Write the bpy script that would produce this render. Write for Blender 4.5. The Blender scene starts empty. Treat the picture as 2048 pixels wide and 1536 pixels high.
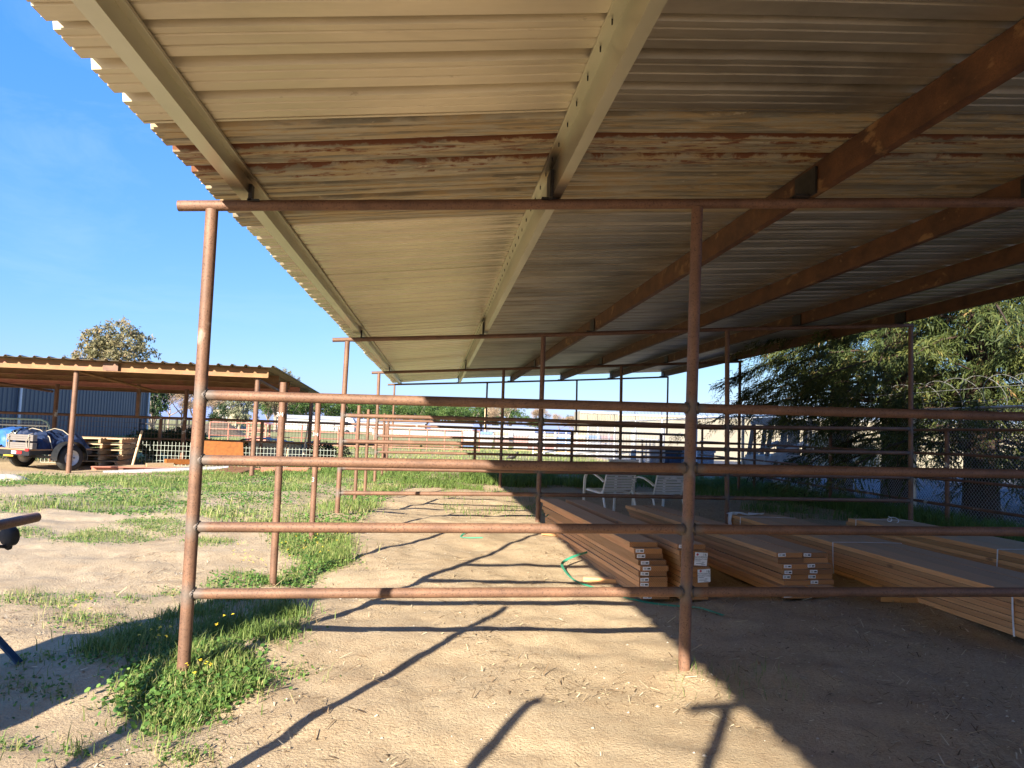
import bpy, math, random
import numpy as np
from mathutils import Vector, Matrix
random.seed(7); rng = np.random.default_rng(7)
SC = bpy.context.scene
COL = SC.collection
PI = math.pi

# ------------------------------------------------------------------ camera numbers (solved from the pipe frames)
FPX, YAW, PIT, ROL = 1440.0, 0.1028, 0.0648, 0.0342
CAM = np.array([1.4226, 0.0, 1.5447])
_F = np.array([math.sin(YAW)*math.cos(PIT), math.cos(YAW)*math.cos(PIT), math.sin(PIT)])
_r = np.array([math.cos(YAW), -math.sin(YAW), 0.0]); _u = np.cross(_r, _F)
_R = _r*math.cos(ROL)+_u*math.sin(ROL); _U = -_r*math.sin(ROL)+_u*math.cos(ROL)
def ray(u, v): return _F+_R*(u-1024)/FPX+_U*(768-v)/FPX
def at(u, v, Y):                                   # photograph point -> world point standing at depth Y
    d = ray(u, v); return CAM+d*(Y-CAM[1])/d[1]
def onz(u, v, z=0.05):
    d = ray(u, v); return CAM+d*(z-CAM[2])/d[2]

# ------------------------------------------------------------------ ground height
_lat = rng.random((64, 64))
def vnoise(x, y):
    x = np.asarray(x, float); y = np.asarray(y, float)
    xi = np.floor(x).astype(int); yi = np.floor(y).astype(int); fx = x-xi; fy = y-yi
    fx = fx*fx*(3-2*fx); fy = fy*fy*(3-2*fy)
    g = lambda a, b: _lat[a % 64, b % 64]
    return (g(xi, yi)*(1-fx)*(1-fy)+g(xi+1, yi)*fx*(1-fy)+g(xi, yi+1)*(1-fx)*fy+g(xi+1, yi+1)*fx*fy)-0.5
def G(x, y):
    x = np.asarray(x, float); y = np.asarray(y, float)
    t = np.clip((y-4.5)/6.5, 0, 1); s = t*t*(3-2*t)
    near = np.clip(1-(np.hypot(x-3, y-6)-14)/14, 0, 1)
    b = 0.06*vnoise(x*.55+3, y*.55+9)+0.055*vnoise(x*1.5, y*1.5)+0.036*vnoise(x*3.3+5, y*3.3)+0.020*vnoise(x*6.5, y*6.5)
    b = b-.045*np.clip(vnoise(x*4.6+2, y*4.6+8)-.26, 0, .12)*np.clip(vnoise(x*.7, y*.7)+.6, 0, 1)
    for px_, py_ in ((0, 4.52), (3.05, 4.52), (0, 6.86), (0, 8.885), (0, 11.15), (3.05, 11.15), (0, 13.5)):
        b = b+.032*np.exp(-((x-px_)**2+(y-py_)**2)/.022)
    return 0.03+0.11*s+b*near
def g1(x, y): return float(G(x, y))

# ------------------------------------------------------------------ object helpers
def tag(o, label=None, cat=None, group=None, kind=None):
    if label: o['label'] = label
    if cat: o['category'] = cat
    if group: o['group'] = group
    if kind: o['kind'] = kind
    return o
def thing(name, label, cat, loc=(0, 0, 0), rz=0.0, group=None):
    o = bpy.data.objects.new(name, None); COL.objects.link(o)
    o.empty_display_size = .1; o.location = loc; o.rotation_euler = (0, 0, rz)
    return tag(o, label, cat, group)
def copy_tree(o, parent=None):
    c = o.copy(); COL.objects.link(c)
    if parent is not None:
        c.parent = parent
    for ch in list(o.children): copy_tree(ch, c)
    return c
def root_off(o):
    v = Vector((0, 0, 0))
    while o is not None:
        v += o.location; o = o.parent
    return v

class MB:
    def __init__(s): s.v = []; s.f = []; s.sm = []; s.mi = []; s.a = []
    def add(s, vs, fs, smooth=False, mi=0, attr=None):
        n = len(s.v); s.v += [tuple(map(float, p)) for p in vs]
        s.a += (attr if attr is not None else [0.0]*len(vs))
        for f in fs: s.f.append([i+n for i in f]); s.sm.append(smooth); s.mi.append(mi)
        return s
    def box(s, c, d, rz=0.0, M=None, mi=0, ch=0.0):
        hx, hy, hz = d[0]/2, d[1]/2, d[2]/2
        if ch <= 0:
            vs = [(x, y, z) for z in (-hz, hz) for y in (-hy, hy) for x in (-hx, hx)]
            fs = [(0, 2, 3, 1), (4, 5, 7, 6), (0, 1, 5, 4), (1, 3, 7, 5), (3, 2, 6, 7), (2, 0, 4, 6)]
        else:                                              # chamfered along the long y edges and the ends
            k = ch; pr = [(-hx+k, -hz), (hx-k, -hz), (hx, -hz+k), (hx, hz-k), (hx-k, hz), (-hx+k, hz), (-hx, hz-k), (-hx, -hz+k)]
            vs = [(x, -hy, z) for x, z in pr]+[(x, hy, z) for x, z in pr]
            fs = [tuple(range(8)), tuple(range(15, 7, -1))]+[(i, i+8, (i+1) % 8+8, (i+1) % 8) for i in range(8)]
        R = M if M is not None else Matrix.Rotation(rz, 3, 'Z')
        return s.add([R @ Vector(p)+Vector(c) for p in vs], fs, False, mi)
    def tube(s, p0, p1, r, n=12, caps=True, r1=None, mi=0, st=None, attr=None):
        p0 = Vector(p0); p1 = Vector(p1); d = (p1-p0); L = d.length
        if L < 1e-6: return s
        d /= L; a = d.orthogonal().normalized(); b = d.cross(a)
        r1 = r if r1 is None else r1
        ts = st or [0, 1]; vs = []; at_ = []
        for t in ts:
            rr = r+(r1-r)*t
            for i in range(n):
                w = 2*PI*i/n; vs.append(p0+d*L*t+(a*math.cos(w)+b*math.sin(w))*rr)
                at_.append(attr(t*L, L) if attr else 0.0)
        fs = [(k*n+i, k*n+(i+1) % n, (k+1)*n+(i+1) % n, (k+1)*n+i) for k in range(len(ts)-1) for i in range(n)]
        s.add(vs, fs, True, mi, at_)
        if caps:
            m = len(vs)
            s.add(vs[:n], [tuple(range(n-1, -1, -1))], False, mi); s.add(vs[m-n:], [tuple(range(n))], False, mi)
        return s
    def path(s, pts, r, n=8, mi=0, closed=False):
        P = [Vector(p) for p in pts]; m = len(P); vs = []; ref = None
        for i in range(m):
            if closed: d = (P[(i+1) % m]-P[i-1]).normalized()
            else: d = (P[min(i+1, m-1)]-P[max(i-1, 0)]).normalized()
            if ref is None: a = d.orthogonal().normalized()
            else: a = (ref-d*ref.dot(d)).normalized()
            ref = a; b = d.cross(a)
            rr = r[i] if hasattr(r, '__len__') else r
            vs += [P[i]+(a*math.cos(2*PI*k/n)+b*math.sin(2*PI*k/n))*rr for k in range(n)]
        q = m if closed else m-1
        fs = [(i*n+k, i*n+(k+1) % n, ((i+1) % m)*n+(k+1) % n, ((i+1) % m)*n+k) for i in range(q) for k in range(n)]
        s.add(vs, fs, True, mi)
        if not closed: s.add(vs[:n], [tuple(range(n-1, -1, -1))], False, mi); s.add(vs[-n:], [tuple(range(n))], False, mi)
        return s
    def ribbon(s, pts, w, up=(0, 0, 1), th=.0015, mi=0):
        P = [Vector(p) for p in pts]; m = len(P); vs = []
        ups = up if isinstance(up, list) else [Vector(up)]*m
        for i in range(m):
            d = (P[min(i+1, m-1)]-P[max(i-1, 0)]).normalized(); u = Vector(ups[i]); sd = d.cross(u).normalized(); u = sd.cross(d).normalized()
            for a, b in ((-1, -1), (1, -1), (1, 1), (-1, 1)): vs.append(P[i]+sd*a*w/2+u*b*th/2)
        fs = [(i*4+k, i*4+(k+1) % 4, (i+1)*4+(k+1) % 4, (i+1)*4+k) for i in range(m-1) for k in range(4)]+[(3, 2, 1, 0), tuple(range(m*4-4, m*4))]
        return s.add(vs, fs, False, mi)
    def prism(s, prof, p0, p1, mi=0, smooth=False, up=(0, 0, 1)):   # closed profile (x=side, y=up) swept p0->p1
        p0 = Vector(p0); p1 = Vector(p1); d = (p1-p0).normalized(); sd = d.cross(Vector(up)).normalized(); u = sd.cross(d)
        n = len(prof); vs = [p+sd*x+u*y for p in (p0, p1) for x, y in prof]
        fs = [(i, (i+1) % n, n+(i+1) % n, n+i) for i in range(n)]+[tuple(range(n-1, -1, -1)), tuple(range(n, 2*n))]
        return s.add(vs, fs, smooth, mi)
    def lathe(s, prof, c=(0, 0, 0), n=20, axis='z', mi=0, smooth=True):
        vs = []
        for r, h in prof:
            for k in range(n):
                w = 2*PI*k/n; x, y = r*math.cos(w), r*math.sin(w)
                p = {'z': (x, y, h), 'x': (h, x, y), 'y': (x, h, y)}[axis]
                vs.append((p[0]+c[0], p[1]+c[1], p[2]+c[2]))
        m = len(prof); fs = [(i*n+k, i*n+(k+1) % n, (i+1)*n+(k+1) % n, (i+1)*n+k) for i in range(m-1) for k in range(n)]
        return s.add(vs, fs, smooth, mi)
    def mesh(s, name, mats, off=(0, 0, 0)):
        me = bpy.data.meshes.new(name); o = Vector(off)
        me.from_pydata([Vector(p)-o for p in s.v], [], s.f)
        for m in (mats if isinstance(mats, (list, tuple)) else [mats]): me.materials.append(m)
        me.polygons.foreach_set('use_smooth', s.sm); me.polygons.foreach_set('material_index', s.mi)
        if any(s.a):
            at_ = me.attributes.new('burn_tint', 'FLOAT', 'POINT'); at_.data.foreach_set('value', s.a)
        me.update(); return me
    def build(s, name, mats, parent=None, world=True, loc=None):
        """world=True: coordinates are world ones (parents are unrotated); loc: the object's own origin"""
        off = Vector((0, 0, 0))
        if world and parent is not None: off = root_off(parent)
        me = s.mesh(name, mats, Vector(loc) if loc is not None else off)
        o = bpy.data.objects.new(name, me); COL.objects.link(o)
        if parent is not None: o.parent = parent
        if loc is not None: o.location = Vector(loc)-off
        return o

def fastmesh(name, V, faces_idx, k, mat, rnd=None, smooth=False):
    """V (n,3); faces_idx (m,k) all k-gons"""
    me = bpy.data.meshes.new(name); V = np.asarray(V, np.float32); F = np.asarray(faces_idx, np.int32)
    me.vertices.add(len(V)); me.vertices.foreach_set('co', V.ravel())
    me.loops.add(F.size); me.loops.foreach_set('vertex_index', F.ravel())
    me.polygons.add(len(F)); me.polygons.foreach_set('loop_start', np.arange(len(F), dtype=np.int32)*k)
    me.polygons.foreach_set('use_smooth', np.full(len(F), smooth))
    if rnd is not None:
        a = me.attributes.new('rnd', 'FLOAT', 'POINT'); a.data.foreach_set('value', np.asarray(rnd, np.float32))
    me.materials.append(mat); me.update(calc_edges=True); me.validate()
    return me
def link(name, me, parent=None, loc=(0, 0, 0)):
    o = bpy.data.objects.new(name, me); COL.objects.link(o); o.location = loc
    if parent is not None: o.parent = parent
    return o

# ------------------------------------------------------------------ materials
def new_mat(name):
    m = bpy.data.materials.new(name); m.use_nodes = True; nt = m.node_tree; nt.nodes.clear()
    out = nt.nodes.new('ShaderNodeOutputMaterial'); b = nt.nodes.new('ShaderNodeBsdfPrincipled')
    nt.links.new(b.outputs[0], out.inputs[0]); return m, nt, b
def N(nt, t, **kw):
    n = nt.nodes.new('ShaderNode'+t)
    for k, v in kw.items():
        if k in ('operation', 'blend_type', 'data_type', 'attribute_name', 'noise_dimensions', 'feature', 'distance', 'wave_type', 'bands_direction', 'clamp_factor', 'interpolation_type'): setattr(n, k, v)
        else:
            n.inputs[k.replace('_', ' ')].default_value = v
    return n
def ramp(nt, src, stops):
    r = nt.nodes.new('ShaderNodeValToRGB'); e = r.color_ramp.elements
    while len(e) < len(stops): e.new(.5)
    for i, (p, c) in enumerate(stops):
        e[i].position = p; e[i].color = (c[0], c[1], c[2], 1) if hasattr(c, '__len__') else (c, c, c, 1)
    nt.links.new(src, r.inputs[0]); return r.outputs[0]
def coords(nt, stretch=(1, 1, 1), shift=True):
    tc = nt.nodes.new('ShaderNodeTexCoord'); mp = nt.nodes.new('ShaderNodeMapping'); mp.inputs['Scale'].default_value = stretch
    nt.links.new(tc.outputs['Object'], mp.inputs[0])
    if shift:
        oi = nt.nodes.new('ShaderNodeObjectInfo'); mm = N(nt, 'Math', operation='MULTIPLY'); mm.inputs[1].default_value = 37.0
        nt.links.new(oi.outputs['Random'], mm.inputs[0]); cx = nt.nodes.new('ShaderNodeCombineXYZ')
        for i in range(3): nt.links.new(mm.outputs[0], cx.inputs[i])
        nt.links.new(cx.outputs[0], mp.inputs['Location'])
    return mp.outputs[0]
def noise(nt, vec, scale, detail=4, rough=.55, dist=0.0):
    n = nt.nodes.new('ShaderNodeTexNoise'); n.inputs['Scale'].default_value = scale; n.inputs['Detail'].default_value = detail
    n.inputs['Roughness'].default_value = rough; n.inputs['Distortion'].default_value = dist
    nt.links.new(vec, n.inputs['Vector']); return n.outputs['Fac']
def mix(nt, fac, a, b, mode='MIX'):
    m = nt.nodes.new('ShaderNodeMix'); m.data_type = 'RGBA'; m.blend_type = mode
    for sock, v in ((m.inputs[0], fac), (m.inputs[6], a), (m.inputs[7], b)):
        if hasattr(v, 'is_linked') or hasattr(v, 'links'): nt.links.new(v, sock)
        elif hasattr(v, '__len__'): sock.default_value = (v[0], v[1], v[2], 1)
        else: sock.default_value = v
    return m.outputs[2]
def bump(nt, b, h, strength=.3, dist=.01):
    bp = nt.nodes.new('ShaderNodeBump'); bp.inputs['Strength'].default_value = strength; bp.inputs['Distance'].default_value = dist
    nt.links.new(h, bp.inputs['Height']); nt.links.new(bp.outputs[0], b.inputs['Normal'])
def attr(nt, name):
    a = nt.nodes.new('ShaderNodeAttribute'); a.attribute_name = name; return a.outputs['Fac']
def objrand(nt): return nt.nodes.new('ShaderNodeObjectInfo').outputs['Random']

def simple(name, col, rough=.6, metal=0.0, var=.18, scale=6.0, bmp=0.0, stretch=(1, 1, 1), spec=None):
    m, nt, b = new_mat(name); v = coords(nt, stretch)
    n = noise(nt, v, scale, 5); d = [max(0, c*(1-var)) for c in col]; l = [min(1, c*(1+var)) for c in col]
    c = ramp(nt, n, [(.3, d), (.7, l)]); nt.links.new(c, b.inputs['Base Color'])
    b.inputs['Roughness'].default_value = rough; b.inputs['Metallic'].default_value = metal
    if spec is not None: b.inputs['Specular IOR Level'].default_value = spec
    if bmp: bump(nt, b, noise(nt, v, scale*6, 3), bmp)
    return m
def rust(name, a, bcol, dark, heat=True, streak=(1, 1, 1), sp=.62, rough=.62, pale=None, paleamt=.66):
    m, nt, b = new_mat(name); v = coords(nt, streak)
    c = ramp(nt, noise(nt, v, 5, 6, .6), [(.32, a), (.68, bcol)])
    fine = noise(nt, v, 85, 4, .65); c = mix(nt, ramp(nt, fine, [(.35, .0), (.75, .55)]), c, [x*.62 for x in a])
    spk = ramp(nt, noise(nt, v, 95, 3, .6), [(sp, 0), (sp+.06, .75)]); c = mix(nt, spk, c, dark)
    if pale is not None:
        c = mix(nt, ramp(nt, noise(nt, v, 3.1, 6, .62, .3), [(paleamt, 0), (paleamt+.06, .85)]), c, pale)
    if heat:
        h = attr(nt, 'burn_tint')
        c = mix(nt, ramp(nt, h, [(.15, 0), (.6, .75)]), c, (.125, .11, .095)); c = mix(nt, ramp(nt, h, [(.75, 0), (1, .8)]), c, (.06, .06, .065))
    nt.links.new(c, b.inputs['Base Color']); b.inputs['Roughness'].default_value = rough; b.inputs['Metallic'].default_value = .12
    bump(nt, b, fine, .25, .004); return m

M = {}
M['pipe'] = rust('rusty_pipe', (.135, .072, .044), (.245, .128, .075), (.06, .03, .02), sp=.57, pale=(.36, .25, .19), paleamt=.69)
M['pipe_old'] = rust('old_rusty_pipe', (.13, .065, .04), (.22, .11, .065), (.055, .03, .02), pale=(.5, .48, .44), paleamt=.62)
M['beam'] = rust('rusty_purlin', (.06, .024, .010), (.16, .066, .025), (.035, .016, .009), heat=False, streak=(1.6, 1.0, 1.6), pale=(.25, .135, .055), paleamt=.60)
M['yellowbeam'] = rust('yellow_rusty_beam', (.19, .085, .028), (.31, .17, .062), (.19, .075, .035), heat=False, streak=(.6, 1, 1.5), sp=.60, pale=(.27, .105, .055), paleamt=.57)
M['redbeam'] = rust('red_primed_steel', (.44, .16, .11), (.55, .24, .17), (.16, .07, .05), heat=False, sp=.68)
M['weld'] = simple('weld_bead', (.10, .09, .085), .35, .8, .4, 60, .5)
M['blacksteel'] = simple('black_steel', (.025, .022, .02), .5, .3, .4, 20)
M['galvtube'] = simple('galvanized_tube', (.55, .56, .57), .42, .55, .12, 12)
def galv():
    m, nt, b = new_mat('galvanized_purlin'); v = coords(nt, (1, .5, 1), False)
    c = ramp(nt, noise(nt, v, 2.2, 4), [(.3, (.50, .48, .36)), (.7, (.62, .60, .47))])
    h = attr(nt, 'burn_tint'); c = mix(nt, ramp(nt, h, [(.1, 0), (.45, .65)]), c, (.30, .165, .05)); c = mix(nt, ramp(nt, h, [(.45, 0), (.8, .92)]), c, (.07, .055, .045))
    nt.links.new(c, b.inputs['Base Color']); b.inputs['Roughness'].default_value = .34; b.inputs['Metallic'].default_value = .75; return m
M['galv'] = galv()
def roofmat(name, lo, hi, mode, rough=.36, metal=.6):
    m, nt, b = new_mat(name); v = coords(nt, (.35, 8, .5), False); w = coords(nt, (1, 1, 1), False)
    c = ramp(nt, noise(nt, v, 1.6, 5, .6), [(.3, lo), (.7, hi)])
    c = mix(nt, .12, c, mix(nt, objrand(nt), (.30, .27, .20), (.60, .55, .45)))
    if mode in ('tan', 'shade_grime', 'mid'):      # soot and dust film, heavier blotches stand in for shade on the far sheets
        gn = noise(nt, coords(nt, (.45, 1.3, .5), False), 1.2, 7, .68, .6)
        c = mix(nt, ramp(nt, gn, [(.40, 0), (.66, .62 if mode == 'shade_grime' else .22)]), c, (.115, .095, .065))
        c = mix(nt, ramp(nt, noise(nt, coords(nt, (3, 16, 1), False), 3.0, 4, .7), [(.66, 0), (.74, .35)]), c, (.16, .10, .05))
    if mode == 'rust':
        vs = coords(nt, (.85, 5.5, .5), False)
        n1 = noise(nt, vs, 3.0, 8, .66, .5)
        c = mix(nt, ramp(nt, n1, [(.44, 0), (.56, .7)]), c, (.42, .29, .13))
        n2 = noise(nt, coords(nt, (.8, 9, .5), False), 2.1, 8, .62, .6)
        c = mix(nt, ramp(nt, n2, [(.5, 0), (.57, .6)]), c, (.13, .12, .09))
        n3 = noise(nt, vs, 4.5, 8, .7, .4); c = mix(nt, ramp(nt, n3, [(.61, 0), (.66, .7)]), c, (.60, .52, .37))
        h = attr(nt, 'burn_tint'); n4 = noise(nt, coords(nt, (2.2, 9, .5), False), 2.4, 7, .7, .4)
        ma = N(nt, 'Math', operation='ADD'); nt.links.new(h, ma.inputs[0]); nt.links.new(n4, ma.inputs[1]); mu = N(nt, 'Math', operation='MULTIPLY'); nt.links.new(ma.outputs[0], mu.inputs[0]); mu.inputs[1].default_value = .5
        c = mix(nt, ramp(nt, mu.outputs[0], [(.49, 0), (.535, .95)]), c, (.17, .058, .022))
        rough = .55
    nt.links.new(c, b.inputs['Base Color']); b.inputs['Roughness'].default_value = rough
    b.inputs['Metallic'].default_value = metal
    bump(nt, b, noise(nt, w, 1.3, 2), .12, .02); return m
M['roof_new'] = roofmat('tan_roof_sheet', (.66, .58, .425), (.72, .64, .475), 'tan', .40)
M['roof_dim'] = roofmat('shade_toned_roof_sheet', (.42, .37, .29), (.50, .445, .35), 'shade_grime', .40, .7)  # darker base tone paints in the roof shade past the second purlin
M['roof_old'] = roofmat('rusted_roof_sheet', (.33, .29, .21), (.44, .38, .27), 'rust', .5, .35)
M['roof_shed'] = roofmat('brown_stained_roof_sheet', (.13, .10, .06), (.20, .15, .085), 'tan', .6, .1)
M['roof_mid'] = roofmat('weathered_roof_sheet', (.58, .52, .37), (.65, .58, .42), 'mid', .27, .7)

def wood(name, a, bcol, ring=True):
    m, nt, b = new_mat(name); v = coords(nt, (14, .55, 14))
    g = noise(nt, v, 3.0, 6, .6, .6); c = ramp(nt, g, [(.3, a), (.7, bcol)])
    r = objrand(nt); hs = nt.nodes.new('ShaderNodeHueSaturation'); nt.links.new(c, hs.inputs['Color'])
    mr = nt.nodes.new('ShaderNodeMapRange'); mr.inputs[3].default_value = .60; mr.inputs[4].default_value = 1.22; nt.links.new(r, mr.inputs[0]); nt.links.new(mr.outputs[0], hs.inputs['Value'])
    mr2 = nt.nodes.new('ShaderNodeMapRange'); mr2.inputs[3].default_value = .488; mr2.inputs[4].default_value = .508; nt.links.new(noise(nt, coords(nt), .01, 0), mr2.inputs[0]); nt.links.new(mr2.outputs[0], hs.inputs['Hue'])
    c = hs.outputs[0]
    f7 = N(nt, 'Math', operation='MULTIPLY'); f7.inputs[1].default_value = 7.3; nt.links.new(r, f7.inputs[0]); fr = N(nt, 'Math', operation='FRACT'); nt.links.new(f7.outputs[0], fr.inputs[0])
    c = mix(nt, ramp(nt, fr.outputs[0], [(.55, 0), (.9, .55)]), c, (.40, .17, .065))
    c = mix(nt, ramp(nt, noise(nt, coords(nt, (60, 1.1, 60)), 2.0, 4, .6, .4), [(.52, 0), (.66, .45)]), c, [q*.55 for q in a])
    kn = nt.nodes.new('ShaderNodeTexVoronoi'); kn.inputs['Scale'].default_value = 1.0; nt.links.new(coords(nt, (5, 1.7, 5)), kn.inputs['Vector'])
    c = mix(nt, ramp(nt, kn.outputs['Distance'], [(.05, .75), (.11, 0)]), c, (.16, .07, .03))
    vs = nt.nodes.new('ShaderNodeTexCoord')
    # the faces carry grey mill dust in patches, the sawn edges stay orange
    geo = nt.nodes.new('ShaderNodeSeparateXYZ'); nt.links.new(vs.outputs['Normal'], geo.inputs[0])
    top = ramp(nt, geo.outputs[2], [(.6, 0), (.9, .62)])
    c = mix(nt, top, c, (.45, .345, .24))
    ends = ramp(nt, geo.outputs[1], [(.0, 0), (.001, 0)])
    ab = N(nt, 'Math', operation='ABSOLUTE'); nt.links.new(geo.outputs[1], ab.inputs[0])
    if ring:
        wv = nt.nodes.new('ShaderNodeTexWave'); wv.wave_type = 'RINGS'; wv.rings_direction = 'Y'; wv.inputs['Scale'].default_value = 22; wv.inputs['Distortion'].default_value = 2.0
        nt.links.new(coords(nt, (1, .1, 1.0)), wv.inputs['Vector'])
        ec = mix(nt, wv.outputs['Fac'], (.30, .12, .035), (.46, .21, .07))
        ec2 = nt.nodes.new('ShaderNodeHueSaturation'); nt.links.new(ec, ec2.inputs['Color']); nt.links.new(mr.outputs[0], ec2.inputs['Value'])
        c = mix(nt, ramp(nt, ab.outputs[0], [(.6, 0), (.9, 1)]), c, ec2.outputs[0])
    nt.links.new(c, b.inputs['Base Color']); b.inputs['Roughness'].default_value = .7
    bump(nt, b, g, .12, .004); return m
M['fir'] = wood('douglas_fir', (.58, .29, .10), (.76, .42, .175))
M['palewood'] = wood('pale_pine', (.40, .28, .15), (.50, .38, .23), False)
M['plywood'] = simple('orange_stained_plywood', (.25, .085, .014), .6, 0, .22, 14, .2)
M['tag'] = simple('white_paper', (.78, .78, .80), .7, 0, .06, 10)
M['ink'] = simple('black_ink', (.02, .02, .025), .7)
M['redink'] = simple('red_ink', (.55, .08, .10), .7)
M['strap_white'] = simple('white_plastic_strap', (.75, .76, .78), .4)
M['strap_green'] = simple('green_plastic_strap', (.05, .36, .22), .35, 0, .15, 8)
M['film'] = simple('crumpled_white_wrap', (.68, .68, .68), .4, 0, .12, 9, .4)
M['chalk'] = simple('white_chalk', (.55, .53, .5), .9)
M['alu'] = simple('painted_white_aluminium', (.82, .81, .77), .4, .1, .06, 10)
M['sling'] = simple('taupe_vinyl_strap', (.56, .51, .44), .5, 0, .08, 10)
M['tarp'] = simple('blue_tarp', (.03, .12, .40), .45, 0, .35, 5, .5)
M['tarpdark'] = simple('dark_blue_tarp', (.010, .022, .06), .5, 0, .5, 5, .5)
M['rubber'] = simple('black_rubber', (.022, .022, .022), .75, 0, .3, 30)
M['whitesteel'] = simple('white_painted_steel', (.52, .52, .52), .4)
M['blackpaint'] = simple('black_painted_steel', (.018, .02, .023), .35, .1, .3, 8)
M['redtape'] = simple('red_reflective_tape', (.62, .02, .02), .3)
M['silvertape'] = simple('silver_reflective_tape', (.6, .6, .6), .3)
M['yellow'] = simple('yellow_paint', (.70, .45, .03), .5)
M['greyplast'] = simple('grey_weathered_board', (.165, .145, .13), .7, 0, .15, 9, .1, (1, 8, 8))
M['rope'] = simple('pale_rope', (.30, .26, .20), .9)
M['bluewall'] = simple('slate_blue_siding', (.055, .068, .085), .45, .2, .10, 3, 0, (3, 3, .3))
M['cream'] = simple('cream_stucco', (.31, .275, .195), .8, 0, .05, 1.5)
M['offwhite'] = simple('offwhite_panel', (.38, .38, .37), .6, 0, .05, 2)
M['greengate'] = simple('green_painted_tube', (.30, .42, .38), .5, .1, .12, 8)
M['wire'] = simple('dark_rusty_wire', (.17, .105, .07), .6, .3, .3, 12)
M['wirepale'] = simple('galvanized_wire', (.40, .44, .38), .5, .3, .1, 12)
M['razor'] = simple('shade_toned_razor_wire', (.13, .13, .13), .5, .4, .2, 12)  # darker than the fence mesh, the coil's shade is put into its colour
M['chain'] = simple('chain_link_wire', (.50, .51, .52), .45, .5, .1, 12)
M['coop'] = simple('grey_weathered_plywood', (.30, .31, .32), .8, 0, .2, 4, .1)
M['corrdark'] = simple('dark_corrugated_metal', (.06, .06, .065), .5, .4, .3, 6)
M['pole'] = simple('peeled_pole_wood', (.62, .43, .26), .8, 0, .2, 8, .2)
M['stone'] = simple('pale_stone', (.42, .37, .30), .9, 0, .2, 8, .5)
M['mound'] = simple('dark_soil', (.10, .075, .05), .95, 0, .4, 5, .8)
M['bluepaint'] = simple('blue_painted_steel', (.03, .09, .22), .4, .2, .35, 10)
M['bark'] = simple('red_brown_bark', (.05, .030, .02), .95, 0, .4, 12, .8, (1, 1, .2))
M['greybark'] = simple('grey_bark', (.28, .23, .18), .95, 0, .3, 8, .5, (1, 1, .2))
M['goods'] = [simple('wrapped_goods_%s' % n, c, .5, 0, .12, 5) for n, c in (('white', (.36, .36, .37)), ('rose', (.31, .19, .18)), ('blue', (.13, .22, .37)), ('buff', (.33, .27, .20)))]
M['pinkpaint'] = simple('pink_spray_paint', (.62, .10, .38), .7)
M['greenpaint'] = simple('green_spray_paint', (.28, .55, .12), .7)
M['binblue'] = simple('dark_navy_steel', (.03, .045, .085), .5, .2, .3, 5)
M['glass'] = simple('dark_tinted_glass', (.02, .025, .03), .12)
M['orange'] = simple('orange_plastic', (.75, .18, .04), .5)

def leafmat(name, stops, trans=.35, rough=.6):
    m, nt, b = new_mat(name); c = ramp(nt, attr(nt, 'rnd'), stops)
    nt.links.new(c, b.inputs['Base Color']); b.inputs['Roughness'].default_value = rough; b.inputs['Specular IOR Level'].default_value = .25
    t = nt.nodes.new('ShaderNodeBsdfTranslucent'); nt.links.new(c, t.inputs[0]); ms = nt.nodes.new('ShaderNodeMixShader'); ms.inputs[0].default_value = trans
    out = [n for n in nt.nodes if n.type == 'OUTPUT_MATERIAL'][0]
    nt.links.new(b.outputs[0], ms.inputs[1]); nt.links.new(t.outputs[0], ms.inputs[2]); nt.links.new(ms.outputs[0], out.inputs[0]); return m
M['grass'] = leafmat('grass_blades', [(0, (.09, .155, .035)), (.45, (.17, .25, .06)), (.75, (.27, .32, .10)), (.92, (.42, .38, .16)), (1, (.52, .45, .24))])
M['weed'] = leafmat('broad_weed_leaves', [(0, (.065, .15, .035)), (.6, (.13, .25, .055)), (1, (.27, .36, .09))])
M['flower'] = simple('yellow_mustard_petal', (.80, .60, .03), .6)
M['straw'] = leafmat('dry_straw', [(0, (.10, .065, .035)), (.45, (.26, .18, .10)), (.8, (.50, .40, .24)), (1, (.66, .58, .42))], .1, .8)
M['redwood'] = leafmat('redwood_sprays', [(0, (.02, .034, .012)), (.4, (.045, .066, .018)), (.75, (.105, .118, .028)), (.93, (.22, .18, .06)), (1, (.24, .14, .06))], .14)
M['pine'] = leafmat('pine_foliage', [(0, (.035, .075, .02)), (.5, (.07, .125, .03)), (1, (.13, .185, .045))], .25)
M['euca'] = leafmat('eucalyptus_foliage', [(0, (.10, .105, .05)), (.5, (.21, .19, .10)), (.85, (.30, .24, .13)), (1, (.34, .20, .10))], .3)
M['willow'] = leafmat('willow_foliage', [(0, (.12, .14, .08)), (.5, (.22, .23, .14)), (1, (.34, .33, .22))], .3)
M['darkfol'] = leafmat('dark_foliage', [(0, (.012, .03, .012)), (.6, (.03, .06, .02)), (1, (.08, .11, .04))], .2)
M['twig'] = leafmat('bare_twigs', [(0, (.16, .11, .07)), (.6, (.28, .20, .13)), (1, (.40, .30, .20))], .05, .9)

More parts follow.
